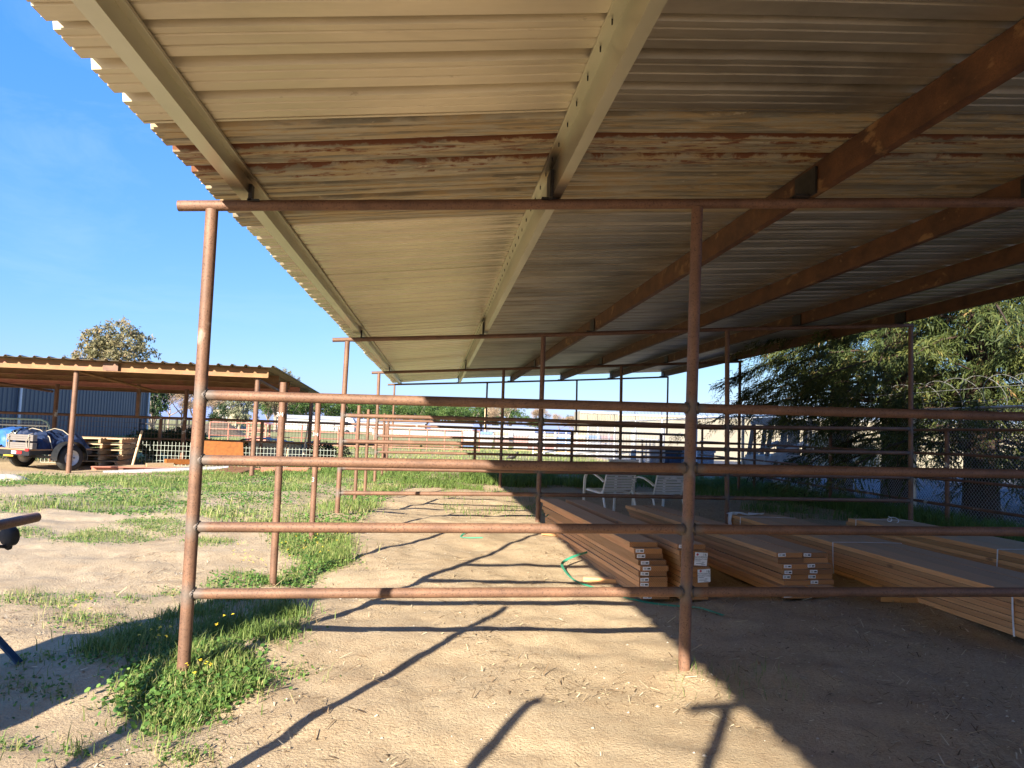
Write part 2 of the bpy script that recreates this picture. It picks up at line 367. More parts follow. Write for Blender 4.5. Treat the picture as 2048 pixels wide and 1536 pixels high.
def groundmat():
    m, nt, b = new_mat('dirt_ground')
    g = nt.nodes.new('ShaderNodeNewGeometry'); mp = nt.nodes.new('ShaderNodeMapping'); nt.links.new(g.outputs['Position'], mp.inputs[0]); v = mp.outputs[0]
    big = noise(nt, v, .8, 5, .6); c = ramp(nt, big, [(.3, (.41, .315, .195)), (.7, (.52, .415, .27))])
    med = noise(nt, v, 7, 6, .65); c = mix(nt, ramp(nt, med, [(.42, .0), (.68, .42)]), c, (.33, .225, .13))
    fine = noise(nt, v, 60, 5, .7); c = mix(nt, ramp(nt, fine, [(.45, 0), (.75, .55)]), c, (.21, .14, .085))
    c = mix(nt, ramp(nt, noise(nt, v, 130, 3, .6), [(.66, 0), (.72, .6)]), c, (.62, .50, .36))
    # trampled litter and manure: tone lightened to lift the shaded floor
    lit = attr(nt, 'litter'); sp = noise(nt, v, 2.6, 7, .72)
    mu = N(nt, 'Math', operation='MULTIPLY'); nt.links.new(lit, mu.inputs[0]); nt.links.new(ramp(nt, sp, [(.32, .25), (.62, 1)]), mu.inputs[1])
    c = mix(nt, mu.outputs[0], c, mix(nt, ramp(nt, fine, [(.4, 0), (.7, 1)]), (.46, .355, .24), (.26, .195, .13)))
    fg = ramp(nt, noise(nt, v, .35, 6, .65), [(.3, (.20, .21, .075)), (.5, (.31, .28, .125)), (.7, (.42, .345, .20))])
    fg = mix(nt, ramp(nt, noise(nt, v, 9, 5, .7), [(.4, 0), (.7, .5)]), fg, (.12, .17, .04))
    c = mix(nt, attr(nt, 'veg'), c, fg)
    c = mix(nt, attr(nt, 'tarmac'), c, ramp(nt, fine, [(.3, (.085, .085, .09)), (.7, (.13, .13, .135))]))
    nt.links.new(c, b.inputs['Base Color']); b.inputs['Roughness'].default_value = .95; b.inputs['Specular IOR Level'].default_value = .1
    ad = N(nt, 'Math', operation='ADD'); nt.links.new(fine, ad.inputs[0]); nt.links.new(med, ad.inputs[1])
    bump(nt, b, ad.outputs[0], .65, .022); return m
M['ground'] = groundmat()

# ------------------------------------------------------------------ camera, light, sky
cam = bpy.data.cameras.new('camera'); co = bpy.data.objects.new('camera', cam); COL.objects.link(co)
cam.sensor_fit = 'HORIZONTAL'; cam.sensor_width = 36; cam.lens = 36*FPX/2048; cam.clip_start = .05; cam.clip_end = 3000
mw = Matrix.Identity(4)
for i in range(3): mw[i][0] = _R[i]; mw[i][1] = _U[i]; mw[i][2] = -_F[i]; mw[i][3] = CAM[i]
co.matrix_world = mw; SC.camera = co
SUNV = Vector((-1.10, -2.07, 1.0)).normalized()                    # towards the sun
sl = bpy.data.lights.new('sun', 'SUN'); sl.energy = 4.3; sl.angle = math.radians(.53); sl.color = (1, .90, .76)
so = bpy.data.objects.new('sun', sl); COL.objects.link(so); so.rotation_euler = SUNV.to_track_quat('Z', 'Y').to_euler()
w = bpy.data.worlds.new('World'); SC.world = w; w.use_nodes = True; nt = w.node_tree; nt.nodes.clear()
sky = nt.nodes.new('ShaderNodeTexSky'); sky.sky_type = 'NISHITA'; sky.sun_disc = False
sky.sun_elevation = math.asin(SUNV.z); sky.sun_rotation = math.atan2(SUNV.x, SUNV.y); sky.air_density = 1.15; sky.dust_density = .5; sky.ozone_density = 2.2; sky.altitude = 50
bg = nt.nodes.new('ShaderNodeBackground'); bg.inputs[1].default_value = .095
# thin cirrus wisps in the sky itself
tc = nt.nodes.new('ShaderNodeTexCoord'); mp = nt.nodes.new('ShaderNodeMapping'); mp.inputs['Scale'].default_value = (2.2, 2.2, 7); mp.inputs['Rotation'].default_value = (.25, .1, .4)
nt.links.new(tc.outputs['Generated'], mp.inputs[0])
cn = noise(nt, mp.outputs[0], 1.6, 6, .62, .8)
sp_ = nt.nodes.new('ShaderNodeSeparateColor'); nt.links.new(sky.outputs[0], sp_.inputs[0]); cb_ = nt.nodes.new('ShaderNodeCombineColor')
for i, (k_, c_) in enumerate(((.27, .0), (.27, .60), (1.35, 0))):
    mm = N(nt, 'Math', operation='MULTIPLY_ADD'); mm.inputs[1].default_value = k_; mm.inputs[2].default_value = c_; nt.links.new(sp_.outputs[i], mm.inputs[0]); q_ = mm.outputs[0]
    if i == 2: mn = N(nt, 'Math', operation='MINIMUM'); mn.inputs[1].default_value = 3.8; nt.links.new(q_, mn.inputs[0]); q_ = mn.outputs[0]
    nt.links.new(q_, cb_.inputs[i])
cc = mix(nt, ramp(nt, cn, [(.50, 0), (.85, .24)]), cb_.outputs[0], (1.9, 2.6, 3.9))
nt.links.new(cc, bg.inputs[0]); o = nt.nodes.new('ShaderNodeOutputWorld'); nt.links.new(bg.outputs[0], o.inputs[0])
SC.view_settings.view_transform = 'Standard'; SC.view_settings.look = 'None'; SC.view_settings.exposure = 1.95; SC.view_settings.gamma = 1.0
SC.cycles.use_denoising = True
SC.cycles.max_bounces = 8; SC.cycles.diffuse_bounces = 5; SC.cycles.transparent_max_bounces = 8

# ------------------------------------------------------------------ vegetation areas (outlines of the real patches on the ground)
def gpoly(px): return np.array([onz(u, v, .06)[:2] for u, v in px])
def inpoly(P, x, y):
    r = np.zeros(x.shape, bool); n = len(P); j = n-1
    for i in range(n):
        xi, yi = P[i]; xj, yj = P[j]
        c = ((yi > y) != (yj > y)) & (x < (xj-xi)*(y-yi)/(yj-yi+1e-12)+xi); r ^= c; j = i
    return r
MEADOW = gpoly([(-700, 968), (0, 962), (60, 955), (130, 958), (200, 962), (330, 956), (420, 945), (520, 943), (640, 938), (770, 938), (905, 938), (870, 950), (800, 988), (770, 1012), (722, 1060), (690, 1082), (640, 1090), (560, 1085), (420, 1052), (390, 1040), (300, 1045), (200, 1035), (100, 1030), (0, 1040), (-700, 1062)])
BARE = [gpoly([(-60, 988), (90, 978), (185, 986), (150, 1000), (60, 1008), (-60, 1014)]), gpoly([(400, 1010), (440, 1004), (455, 1018), (420, 1026)])]
BAND = gpoly([(540, 1080), (640, 1090), (690, 1085), (708, 1112), (700, 1135), (650, 1150), (600, 1172), (480, 1174), (410, 1172), (420, 1158), (470, 1145), (560, 1150), (600, 1125), (560, 1110)])
STRIP = gpoly([(385, 1205), (470, 1188), (570, 1190), (605, 1225), (595, 1268), (530, 1292), (450, 1262), (380, 1290), (240, 1325), (160, 1335), (150, 1300), (260, 1262)])
CLUMP = gpoly([(228, 1385), (270, 1330), (330, 1290), (420, 1275), (500, 1310), (532, 1342), (495, 1375), (430, 1405), (370, 1432), (310, 1425), (255, 1412)])
PATCH = [(40, 1200, 55, 12), (120, 1208, 50, 12), (175, 1193, 28, 8), (165, 1243, 60, 16), (230, 1240, 40, 12), (340, 1180, 25, 8), (262, 1200, 20, 6), (60, 1075, 40, 8), (150, 1090, 55, 10), (250, 1085, 60, 10), (190, 1075, 50, 8),
         (420, 1095, 50, 9), (330, 1070, 60, 9), (300, 1060, 70, 12), (350, 1480, 26, 26), (330, 1450, 30, 20), (150, 1488, 22, 6), (385, 1495, 20, 8), (20, 1470, 30, 10), (330, 1340, 60, 12), (60, 1320, 40, 12), (30, 1365, 60, 14), (100, 1375, 50, 10), (590, 1330, 26, 8),
         (645, 1120, 40, 12), (1085, 1087, 28, 6), (1055, 1073, 20, 5), (880, 1055, 16, 4), (700, 1290, 8, 3), (1330, 1325, 20, 6), (905, 1085, 10, 3), (950, 1090, 10, 3)]
def ellp(u, v, a, b): return gpoly([(u+a*math.cos(t), v+b*math.sin(t)) for t in np.linspace(0, 2*PI, 14, endpoint=False)])
PATCHP = [ellp(*p) for p in PATCH]

# ------------------------------------------------------------------ ground sheet
def axis(a, b, lo, hi, d, far):
    n = list(np.arange(lo, hi, d)); s = d; x = hi; up = []
    while x < far: up.append(x); s *= 1.16; x += s
    up.append(far); s = d; x = lo-d; dn = []
    while x > -far: dn.append(x); s *= 1.16; x -= s
    dn.append(-far); return np.array(dn[::-1]+n+up)
gx = axis(0, 0, -5.0, 10.5, .055, 1500.); gy = axis(0, 0, 1.6, 13.5, .055, 1500.)
XX, YY = np.meshgrid(gx, gy); ZZ = G(XX, YY)
DITCH = np.exp(-((XX-.15)/.55)**2)*np.clip((YY-3)/2, 0, 1)*np.clip((24-YY)/4, 0, 1)
nx, ny = len(gx), len(gy); V = np.stack([XX.ravel(), YY.ravel(), ZZ.ravel()], 1)
ii = (np.arange(ny-1)[:, None]*nx+np.arange(nx-1)[None, :]).ravel(); F4 = np.stack([ii, ii+1, ii+nx+1, ii+nx], 1)
me = fastmesh('ground', V, F4, 4, M['ground'], smooth=True)
x, y = V[:, 0], V[:, 1]
veg = np.clip((y-22.5)/3, 0, 1)*np.clip((10.6-x)/1.0, 0, 1)
veg = np.maximum(veg, np.clip((y-19)/2, 0, 1)*np.clip((.6-np.abs(x-.5))/.5, 0, 1))
mdw = inpoly(MEADOW, x, y); 
for b_ in BARE: mdw &= ~inpoly(b_, x, y)
for P_ in (BAND, STRIP, CLUMP): mdw |= inpoly(P_, x, y)
veg = np.maximum(veg, mdw*np.clip(.45+1.2*vnoise(x*1.8, y*1.8), 0, .8))
tar = np.clip((x-11.0)/.6, 0, 1)
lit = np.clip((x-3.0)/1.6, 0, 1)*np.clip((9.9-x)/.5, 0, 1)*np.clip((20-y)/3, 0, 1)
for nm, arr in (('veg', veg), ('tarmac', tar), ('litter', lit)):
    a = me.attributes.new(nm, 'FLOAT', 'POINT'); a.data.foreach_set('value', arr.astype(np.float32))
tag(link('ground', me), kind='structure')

# ------------------------------------------------------------------ the open barn overhead: one welded thing
barn = thing('open_barn', 'long open barn of rusty welded pipe frames under a corrugated metal roof', 'barn', (0, 4.52, 0))
BY = [-8.4, -1.8, 4.521, 11.148, 17.863, 23.758]
PX = {2: [(0.0, 0.0), (3.045, 3.078), (6.10, 6.12), (9.2, 9.21)], 3: [(-.005, .023), (3.047, 3.045), (6.085, 6.043), (9.205, 9.213)], 4: [(-.006, -.023), (3.056, 3.046), (6.08, 6.049), (9.19, 9.181)]}
PXD = [(0.02, 0.02), (3.05, 3.05), (6.08, 6.06), (9.2, 9.2)]
HZ = {0: [2.86, 3.08, 3.30, 3.52], 1: [2.855, 3.08, 3.30, 3.52], 2: [2.862, 3.08, 3.30, 3.525], 3: [2.847, 3.061, 3.305, 3.52], 4: [2.859, 3.077, 3.296, 3.536], 5: [2.921, 3.111, 3.319, 3.549]}
RZ = {2: [(1.696, 1.731, 1.768, 1.80), (1.305, 1.344, 1.378, 1.41), (.907, .955, .992, 1.03), (.515, .559, .59, .62)],
      3: [(1.689, 1.72, 1.723, 1.798), (1.298, 1.338, 1.363, 1.40), (.895, .928, .965, 1.0), (.52, .573, .593, .62)],
      4: [(1.689, 1.72, 1.755, 1.79), (1.305, 1.338, 1.375, 1.41), (.916, .95, .985, 1.02), (.53, .56, .60, .63)]}
def hz(b, X):
    xs = [-.3, 0, 3.05, 6.1, 9.2, 9.5]; h = HZ[b]; hh = [h[0]-.022]+h+[h[3]+.02]
    return float(np.interp(X, xs, hh))
RP, RR, RH = .0375, .031, .033
for b, Y in enumerate(BY):
    px = PX.get(b, PXD)
    for k in range(4):
        xb, xt = px[k]; zb = -.1 if b < 5 else 1.60; zt = HZ[b][k]-RH*.8
        p0 = (xb+(xt-xb)*(-.1)/3 if b < 5 else xb, Y, zb if b == 5 else g1(xb, Y)-.12); p1 = (xt, Y, zt)
        rr = RP if b < 5 else .03
        L = p1[2]-p0[2]
        hts = [(RZ[b][q][k]-p0[2]) for q in range(4)] if b in RZ else []
        st = {0.0, 1.0}
        for h in hts:
            for d in (-.16, -.09, -.05, 0, .05, .09, .16): st.add((h+d)/L)
        st = sorted(s for s in st if 0 <= s <= 1)
        fa = (lambda t, LL, hts=hts: max([math.exp(-((t-h)/.07)**2)*.66 for h in hts], default=0)+(.0)) if hts else None
        MB().tube(p0, p1, rr, 20, True, st=st, attr=fa).build('post', M['pipe'], barn)
    xs = np.linspace(-.2, 9.25 if b < 5 else 9.22, 9)
    h = MB(); h.path([(X, Y, hz(b, X)) for X in xs], RH if b < 5 else .029, 18); h.build('header', M['pipe'], barn)
    if b in RZ:
        for q in range(4):
            for k in range(3):
                f = lambda i: px[i][0]+(px[i][1]-px[i][0])*RZ[b][q][i]/3
                p0 = Vector((f(k)+.015, Y-.004, RZ[b][q][k])); p1 = Vector((f(k+1)-.015, Y-.004, RZ[b][q][k+1])); L = (p1-p0).length
                st = [0, .03/L, .055/L, .09/L, .16/L, .5, 1-.16/L, 1-.09/L, 1-.055/L, 1-.03/L, 1]
                r = MB(); r.tube(p0, p1, RR, 18, False, st=st, attr=lambda t, LL: max(math.exp(-(max(0, t-.03)/.05)**2), math.exp(-(max(0, LL-t-.03)/.05)**2))*.66)
                ro = r.build('rail', M['pipe'], barn)
                for p, s in ((p0, 1), (p1, -1)):
                    wl = MB(); c = p+Vector((s*.0225, 0, 0)); ring = []
                    for i in range(22):
                        a = 2*PI*i/22; ring.append((c.x+s*.010*(abs(math.sin(a))**2*-1.0+.4), c.y+math.sin(a)*(RR+.003), c.z+math.cos(a)*(RR+.003)))
                    wl.path(ring, [.0055+.002*math.sin(i*2.7+k) for i in range(22)], 6, closed=True); wl.build('weld', M['weld'], ro)
# purlins
ZR = lambda X: 3.09+.0727*X if X > 2.1 else 3.2427-.112*(2.1-X)
PUR = [(.222, 'L'), (2.10, 'R'), (3.83, 'O'), (5.52, 'O'), (7.22, 'O'), (9.02, 'O')]
Y0, Y1 = -11.0, 23.95
for i, (X, ty) in enumerate(PUR):
    zt = ZR(X)-.004; hgt = .19 if ty != 'L' else .085; t = .004
    s = -1 if ty == 'L' else 1
    fb, ftop = {'L': (.083, .045), 'R': (.06, .06), 'O': (.06, .045)}[ty]
    # profile in (x, z): web at X, bottom flange to side s, top flange to side -s (Z section) or s (channel)
    ts = -s if ty != 'O' else s
    tk = t if ty != 'O' else .008
    pts = [(0, 0), (s*fb, 0)]+([(s*fb, .018), (s*(fb-tk), .018), (s*(fb-tk), tk)] if ty != 'O' else [(s*fb, tk)])+[(s*tk, tk), (s*tk, hgt-tk) if ts == s else (s*tk, hgt)]
    if ts == s: pts += [(s*ftop, hgt-tk), (s*ftop, hgt), (0, hgt)]
    else: pts += [(-s*ftop, hgt)]+[(-s*ftop, hgt-.016), (-s*(ftop-tk), hgt-.016), (-s*(ftop-tk), hgt-tk)]+[(0, hgt-tk)]
    if s < 0: pts = pts[::-1]
    ys = sorted(set([Y0, Y1]+[Yb+d for Yb in BY for d in (-.55, -.4, -.28, -.18, -.1, 0, .1, .2, .3, .42, .6) if Y0 < Yb+d < Y1]))
    mb = MB(); n = len(pts); vs = []; at_ = []
    for Y in ys:
        hh = max(math.exp(-((Y-Yb+.12)/.26)**2)*.85 for Yb in BY)
        for x_, z_ in pts:
            vs.append((X+x_, Y, zt-hgt+z_)); at_.append(hh*(1.15 if ty == 'R' else .75) if ty != 'O' else 0)
    fs = [(k*n+j, k*n+(j+1) % n, (k+1)*n+(j+1) % n, (k+1)*n+j) for k in range(len(ys)-1) for j in range(n)]+[tuple(range(n-1, -1, -1)), tuple(range((len(ys)-1)*n, len(ys)*n))]
    mb.add(vs, fs, False, 0, at_)
    po = mb.build('purlin', M['galv'] if ty != 'O' else M['beam'], barn)
    if ty == 'R':
        sc_ = MB(); yy = Y0+.1
        while yy < Y1:
            xx = X-ftop*.5; sc_.tube((xx, yy, zt-.028), (xx, yy, zt+.001), .0032, 6, r1=.004); yy += .21+.08*random.random()
        sc_.build('screw', M['blacksteel'], po)
    for b, Y in enumerate(BY):
        if Y > Y1: continue
        k_ = MB(); zb = hz(b, X)+RH*.6
        if ty == 'O':
            k_.box((X-.012, Y-.02, (zb+zt-.03)/2), (.016, .27, zt-.03-zb)); k_.box((X-.06, Y-.02, zb+.008), (.1, .12, .014))
        else:
            k_.box((X-s*.010, Y-.02, (zb+zt-.03)/2), (.02, .15 if ty == 'R' else .06, zt-.03-zb)); k_.box((X-s*.03, Y-.02, zb+.004), (.07, .06, .012))
        k_.build('bracket', M['blacksteel'], po)
# roof sheets: trapezoid ribs along X, three-foot courses along Y
def sheet_mesh(Ya, Yb, Xa, Xb, dz, seed):
    rr = random.Random(seed); prof = []; y = Ya
    per = .3045; k = 0
    while y < Yb-.01:
        e = min(y+per, Yb)
        seq = [(0, 0), (.014, .046), (.074, .046), (.088, 0), (.128, 0), (.132, .009), (.146, .009), (.150, 0), (.212, 0), (.216, .009), (.230, .009), (.234, 0)]
        for d, z in seq:
            if y+d < e: prof.append((y+d, z))
        y += per; k += 1
    prof.append((Yb+.03, 0)); prof.append((Yb+.045, .03))
    xs = np.array([Xa, .7, 1.4, 2.1, Xb+.003]) if Xa < 1 else np.linspace(Xa, Xb, 7); vs = []; at_ = []
    jit = [rr.uniform(-.0012, .0012) for _ in prof]
    for xi, X in enumerate(xs):
        for pi, (yy, z) in enumerate(prof):
            vs.append((X, yy, ZR(X)+z+dz+jit[pi]+.0012*math.sin(X*3+yy*2)))
            r1 = z > .001 and 3.92 < yy < 4.02; r2 = z > .001 and 4.22 < yy < 4.33
            at_.append((.84 if r1 else .66 if r2 else (.465 if 3.9 < yy < 4.5 else .28 if 3.6 < yy < 5.5 else 0.0))*(1-.25*max(0, min(1, (X-4)/3))))
    n = len(prof)
    fs = [(a*n+j, a*n+j+1, (a+1)*n+j+1, (a+1)*n+j) for a in range(len(xs)-1) for j in range(n-1)]
    return MB().add(vs, fs, False, 0, at_)
roof = bpy.data.objects.new('roof', None); COL.objects.link(roof); roof.parent = barn; roof.empty_display_size = .1
CW = .9135; yc = 3.63-4*CW; i = 0
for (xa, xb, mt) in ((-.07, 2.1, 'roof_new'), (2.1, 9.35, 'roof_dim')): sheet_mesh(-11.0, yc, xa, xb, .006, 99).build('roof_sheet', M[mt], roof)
while yc < 24.1:
    ye = min(yc+CW, 24.25)
    mt = M['roof_old'] if 3.6 < yc < 5.4 else (M['roof_new'] if yc < 3.6 else M['roof_mid'])
    for (xa, xb, dz) in ((-.07, 2.15, .0), (2.05, 2.72, .0022), (2.66, 9.35, .0044)):
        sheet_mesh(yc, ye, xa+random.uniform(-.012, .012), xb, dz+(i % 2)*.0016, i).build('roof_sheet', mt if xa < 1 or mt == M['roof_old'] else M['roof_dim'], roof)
    yc += CW; i += 1

# ------------------------------------------------------------------ free-standing gate posts along the sunny side
def chalk_text(body, size, loc, rot, parent, name='chalk_mark', mat='chalk'):
    cu = bpy.data.curves.new(name, 'FONT'); cu.body = body; cu.size = size; cu.align_x = 'CENTER'; cu.align_y = 'CENTER'
    o = bpy.data.objects.new(name, cu); COL.objects.link(o)
    dg = bpy.context.evaluated_depsgraph_get(); dg.update(); me = bpy.data.meshes.new_from_object(o.evaluated_get(dg)); bpy.data.objects.remove(o)
    me.materials.clear(); me.materials.append(M[mat]); me.name = name
    q = bpy.data.objects.new(name, me); COL.objects.link(q)
    if parent is not None: q.parent = parent
    q.location = loc; q.rotation_euler = rot; return q
GP = [(.0, .29, 1.90, 'behind the viewer'), (.0, 2.31, 1.93, '')]
posts = [(0, .29, 1.90), (0, 2.31, 1.93), (0, 6.86, 1.92), (0, 8.885, 1.835), (0, 13.5, 1.914), (0, 15.38, 1.89), (0, 20.1, 1.90), (0, 21.9, 1.88)]
plab = {2: 'rusty gate post with chalk scribble, nearest the big corner post, grass at its foot', 3: 'rusty gate post standing second behind the big corner post, marked with chalk fractions',
        4: 'rusty gate post just beyond the second pipe frame, pale patch at its foot', 5: 'rusty gate post in tall grass just before the third pipe frame',
        6: 'rusty gate post just beyond the third pipe frame, seen between its rails', 7: 'last rusty gate post on the sunny side, before the wire fence'}
for i, (X, Y, zt) in enumerate(posts):
    if i < 2: lab = ['rusty gate post out of frame left of the camera', 'rusty gate post out of frame on the left, nearer the corner post'][i]
    else: lab = plab[i]
    t = thing('gate_post', lab, 'post', (X, Y, g1(X, Y)), 0, 'free standing gate posts along the sunny side')
    MB().tube((X, Y, g1(X, Y)-.1), (X, Y, zt), .033, 18).build('pipe', M['pipe'], t)
    if i == 2: chalk_text('3/4', .055, (-.012, -.0345, 1.62-g1(X, Y)), (PI/2, 0, -.3), t)
    if i == 3:
        chalk_text('3/4', .06, (-.012, -.0345, 1.42-g1(X, Y)), (PI/2, .1, -.3), t); chalk_text('3', .075, (-.012, -.0345, .88-g1(X, Y)), (PI/2, .1, -.3), t)

# ------------------------------------------------------------------ pipe fence along the shady side
pf = thing('pipe_fence', 'old rusty pipe fence with peeling white rails on the shady side', 'fence', (9.85, 11.1, g1(9.85, 11)))
fy = [4.0, 7.5, 11.15, 14.7, 18.4, 22.2]
for Y in fy: MB().tube((9.85, Y, -.1), (9.85, Y, 1.84), .036, 14).build('post', M['pipe_old'], pf)
for q, z in enumerate((1.80, 1.40, .985, .57)):
    for k in range(len(fy)-1): MB().tube((9.81, fy[k]-.05, z), (9.81, fy[k+1]+.05, z+.01), .024, 12).build('rail', M['pipe_old'], pf)

# ------------------------------------------------------------------ lumber
random.seed(11)
MARKS = ['KD 16', 'FIR 16', 'KD HT', '2 BTR']
def end_tag(parent, x, z, hy, rot=0.0):
    e = MB(); e.box((x, hy-.001, z), (.078, .0016, .031), M=Matrix.Rotation(rot, 3, 'Y'), mi=0)
    e.box((x+.018, hy-.0022, z-.001), (.027, .001, .013), M=Matrix.Rotation(rot, 3, 'Y'), mi=1)
    for j in range(3): e.box((x-.017, hy-.0022, z+.006-.006*j), (.026, .001, .0022), M=Matrix.Rotation(rot, 3, 'Y'), mi=1)
    e.build('end_tag', [M['tag'], M['ink']], parent, world=False)
def board_mesh(L, wd=.268, th=.0455, seed=0):
    rr = random.Random(seed); b = MB(); n = 7; k = .003; hx, hz_ = wd/2, th/2
    pr = [(-hx+k, -hz_), (hx-k, -hz_), (hx, -hz_+k), (hx, hz_-k), (hx-k, hz_), (-hx+k, hz_), (-hx, hz_-k), (-hx, -hz_+k)]
    a, c = rr.uniform(-.006, .006), rr.uniform(-.004, .004); vs = []
    for i in range(n):
        t = i/(n-1); o = a*(4*t*(1-t)); w_ = c*math.sin(t*PI)
        vs += [(x_+o, (t-.5)*L, z_+w_*.5) for x_, z_ in pr]
    fs = [(i*8+j, i*8+(j+1) % 8, (i+1)*8+(j+1) % 8, (i+1)*8+j) for i in range(n-1) for j in range(8)]+[tuple(range(7, -1, -1)), tuple(range((n-1)*8, n*8))]
    # winding: end at -y first
    fs = [f[::-1] for f in fs]
    return b.add(vs, fs).mesh('board', M['fir'])
ORD = ['top', 'second', 'third', 'fourth', 'fifth', 'sixth', 'seventh', 'eighth', 'ninth', 'bottom']
def stack(near, far, zbot, nl, cols, lab, group, stag, tagx, lenj=.05, tags=True, notag=()):
    near = np.array(near); far = np.array(far); d = far-near; L = np.linalg.norm(d); d /= L; ang = math.atan2(d[0], d[1]); sd = np.array([d[1], -d[0]])
    meshes = [board_mesh(L, seed=s) for s in range(3)]
    for c in range(cols):
        for k in range(nl):                                        # k = 0 bottom
            lay = ORD[nl-1-k] if k > 0 else 'bottom'
            so_, fo = stag(c, k)
            ctr = near+d*(L/2+fo)+sd*(.134+c*.283+so_); z = zbot+.0245+k*.0492
            o = bpy.data.objects.new('lumber_board', meshes[(k*5+c*3) % 3]); COL.objects.link(o)
            o.location = (ctr[0], ctr[1], z); o.rotation_euler = (random.uniform(-.0012, .0012), random.uniform(-.004, .004), -ang+random.uniform(-.003, .003))
            tag(o, lab(lay, c), 'board', group)
            if tags and (c, k) not in notag: end_tag(o, -.134+tagx+random.uniform(-.008, .012), random.uniform(-.003, .003), -L/2, random.uniform(-.05, .05))
            if group.startswith('boards of the narrow') and k in (4, 7):
                pt = MB(); cx = .062+.012*(k == 4); pt.box((cx, -L/2-.020, -.002), (.122, .0015, .118), M=Matrix.Rotation(.06*(1 if k == 7 else -1), 3, 'Y') @ Matrix.Rotation(.05, 3, 'X'), mi=0)
                pto = pt.build('paper_label', [M['tag'], M['ink']], o, world=False)
                y_ = -L/2-.0245
                for (tx, s_, dx, dz, mt_) in (('16', .036, .035, .04, 'ink'), ('KAYOZEBROE', .0185, -.001, .018, 'ink'), ('MANUFACTURED', .0165, -.001, -.001, 'ink')):
                    chalk_text(tx, s_, (cx+dx, y_, dz-.002), (PI/2, 0, 0), pto, 'lettering', mt_)
                lg = MB(); lg.lathe([(.0, y_-.0008), (.009, y_), (.011, y_+.001)], (cx-.035, 0, .04), 12, 'y'); lg.build('logo', M['redink'], pto, world=False)
                ln = MB()
                for j, (dx, wln) in enumerate(((-.03, .05), (.02, .025), (-.012, .07), (.02, .04))): ln.box((cx+dx, y_, -.018-.011*j), (wln, .0008, .003))
                ln.build('small_print', M['ink'], pto, world=False)
gA = 'boards of the stack nearest the sunlight'; gB = 'boards of the narrow stack with paper labels'; gC = 'boards of the double wide stack'
sA = [0.03, .025, .018, .025, .022, .028, .015, -.006, -.006, -.03]; fA = [-.02, .0, .0, .0, .01, .0, .03, .06, .06, .12]
def stagA(c, k): return sA[k], fA[k]
stack((3.275, 6.42), (3.02, 10.42), .075, 10, 1, lambda l, c: '%s fir board in the stack edging the sunlight, left of the frame post' % l, gA, stagA, .058, notag=((0, 9),))
sB = [.012, .012, .012, .016, .014, .016, .012, .0, .0, -.02]
def stagB(c, k): return sB[k], [.0, .0, .01, .0, .008, .0, .004, .010, .012, .03][k]
stack((3.665, 6.40), (3.39, 10.5), .075, 10, 1, lambda l, c: '%s fir board in the stack with two white paper labels' % l, gB, stagB, .055)
sC = [[-.03, -.04, .035, .02, .03, .02, .0, -.02], [-.1, -.03, .02, .015, .01, .01, -.01, -.01]]
def stagC(c, k): return sC[c][k], [0, .02, .10, .12, .1, .12, .15, .16][k]+.03*c
stack((4.73, 6.50), (4.40, 10.75), .075, 8, 2, lambda l, c: '%s fir board, %s column of the double stack without straps or paper' % (l, ('left', 'right')[c]), gC, stagC, .05, notag=((0, 6), (1, 6), (0, 2)))
def bundle(label, near, far, zbot, nl, cols, straps, name='lumber_bundle'):
    near = np.array(near); far = np.array(far); d = far-near; L = np.linalg.norm(d); d /= L; ang = math.atan2(d[0], d[1])
    W = cols*.274; c0 = near+d*L/2+np.array([d[1], -d[0]])*W/2
    t = thing(name, label, 'lumber', (c0[0], c0[1], zbot), -ang, 'strapped lumber bundles')
    ms = [board_mesh(L, seed=s+9) for s in range(3)]
    for c in range(cols):
        for k in range(nl):
            o = bpy.data.objects.new('board', ms[(c+2*k) % 3]); COL.objects.link(o); o.parent = t
            o.location = (-W/2+.137+c*.274+random.uniform(-.004, .004), random.uniform(-.03, .03), .0245+k*.048); o.rotation_euler = (0, 0, random.uniform(-.0015, .0015))
    H = nl*.048
    for yf in straps:
        y_ = (yf-.5)*L; e = .005; sx = random.uniform(-.02, .02)
        MB().ribbon([(-W/2-e, y_+sx, -.004), (-W/2-e-.004, y_+sx*.5, H*.5), (-W/2-e, y_, H+e), (0, y_, H+e+.004), (W/2+e, y_, H+e), (W/2+e, y_, -.004)], .017, [Vector((-1, 0, 0)), Vector((-1, 0, 0)), Vector((-.7, 0, .7)), Vector((0, 0, 1)), Vector((.7, 0, .7)), Vector((1, 0, 0))], .002).build('strap', M['strap_white'], t, world=False)
    return t, W, H, L
bD, W_, H_, L_ = bundle('long lumber bundle with a white strap, its near end resting on a short block', (5.97, 4.98), (5.80, 10.45), .085, 7, 3, (.055, .5, .92))
wr = MB(); random.seed(4); pts = [(-W_/2-.01+W_*t*.62, L_/2-.16+.05*math.sin(t*9), H_+.012+.02*abs(math.sin(t*7))) for t in np.linspace(0, 1, 14)]
wr.ribbon(pts, .16, (0, 0, 1), .004); wr.ribbon([(-W_/2-.02, L_/2-.2, H_*.3), (-W_/2-.035, L_/2-.15, H_*.7), (-W_/2-.0, L_/2-.1, H_+.03), (-W_/2+.1, L_/2-.12, H_+.02)], .1, [Vector((-1, 0, 0)), Vector((-1, 0, .1)), Vector((-.6, 0, .7)), Vector((0, 0, 1))], .004)
wr.build('plastic_wrap', M['film'], bD, world=False)
bE, W_, H_, L_ = bundle('lumber bundle nearest the wire fence, with a loose curl of strap on top', (7.22, 4.55), (7.08, 9.45), .075, 9, 3, (.17, .47, .955))
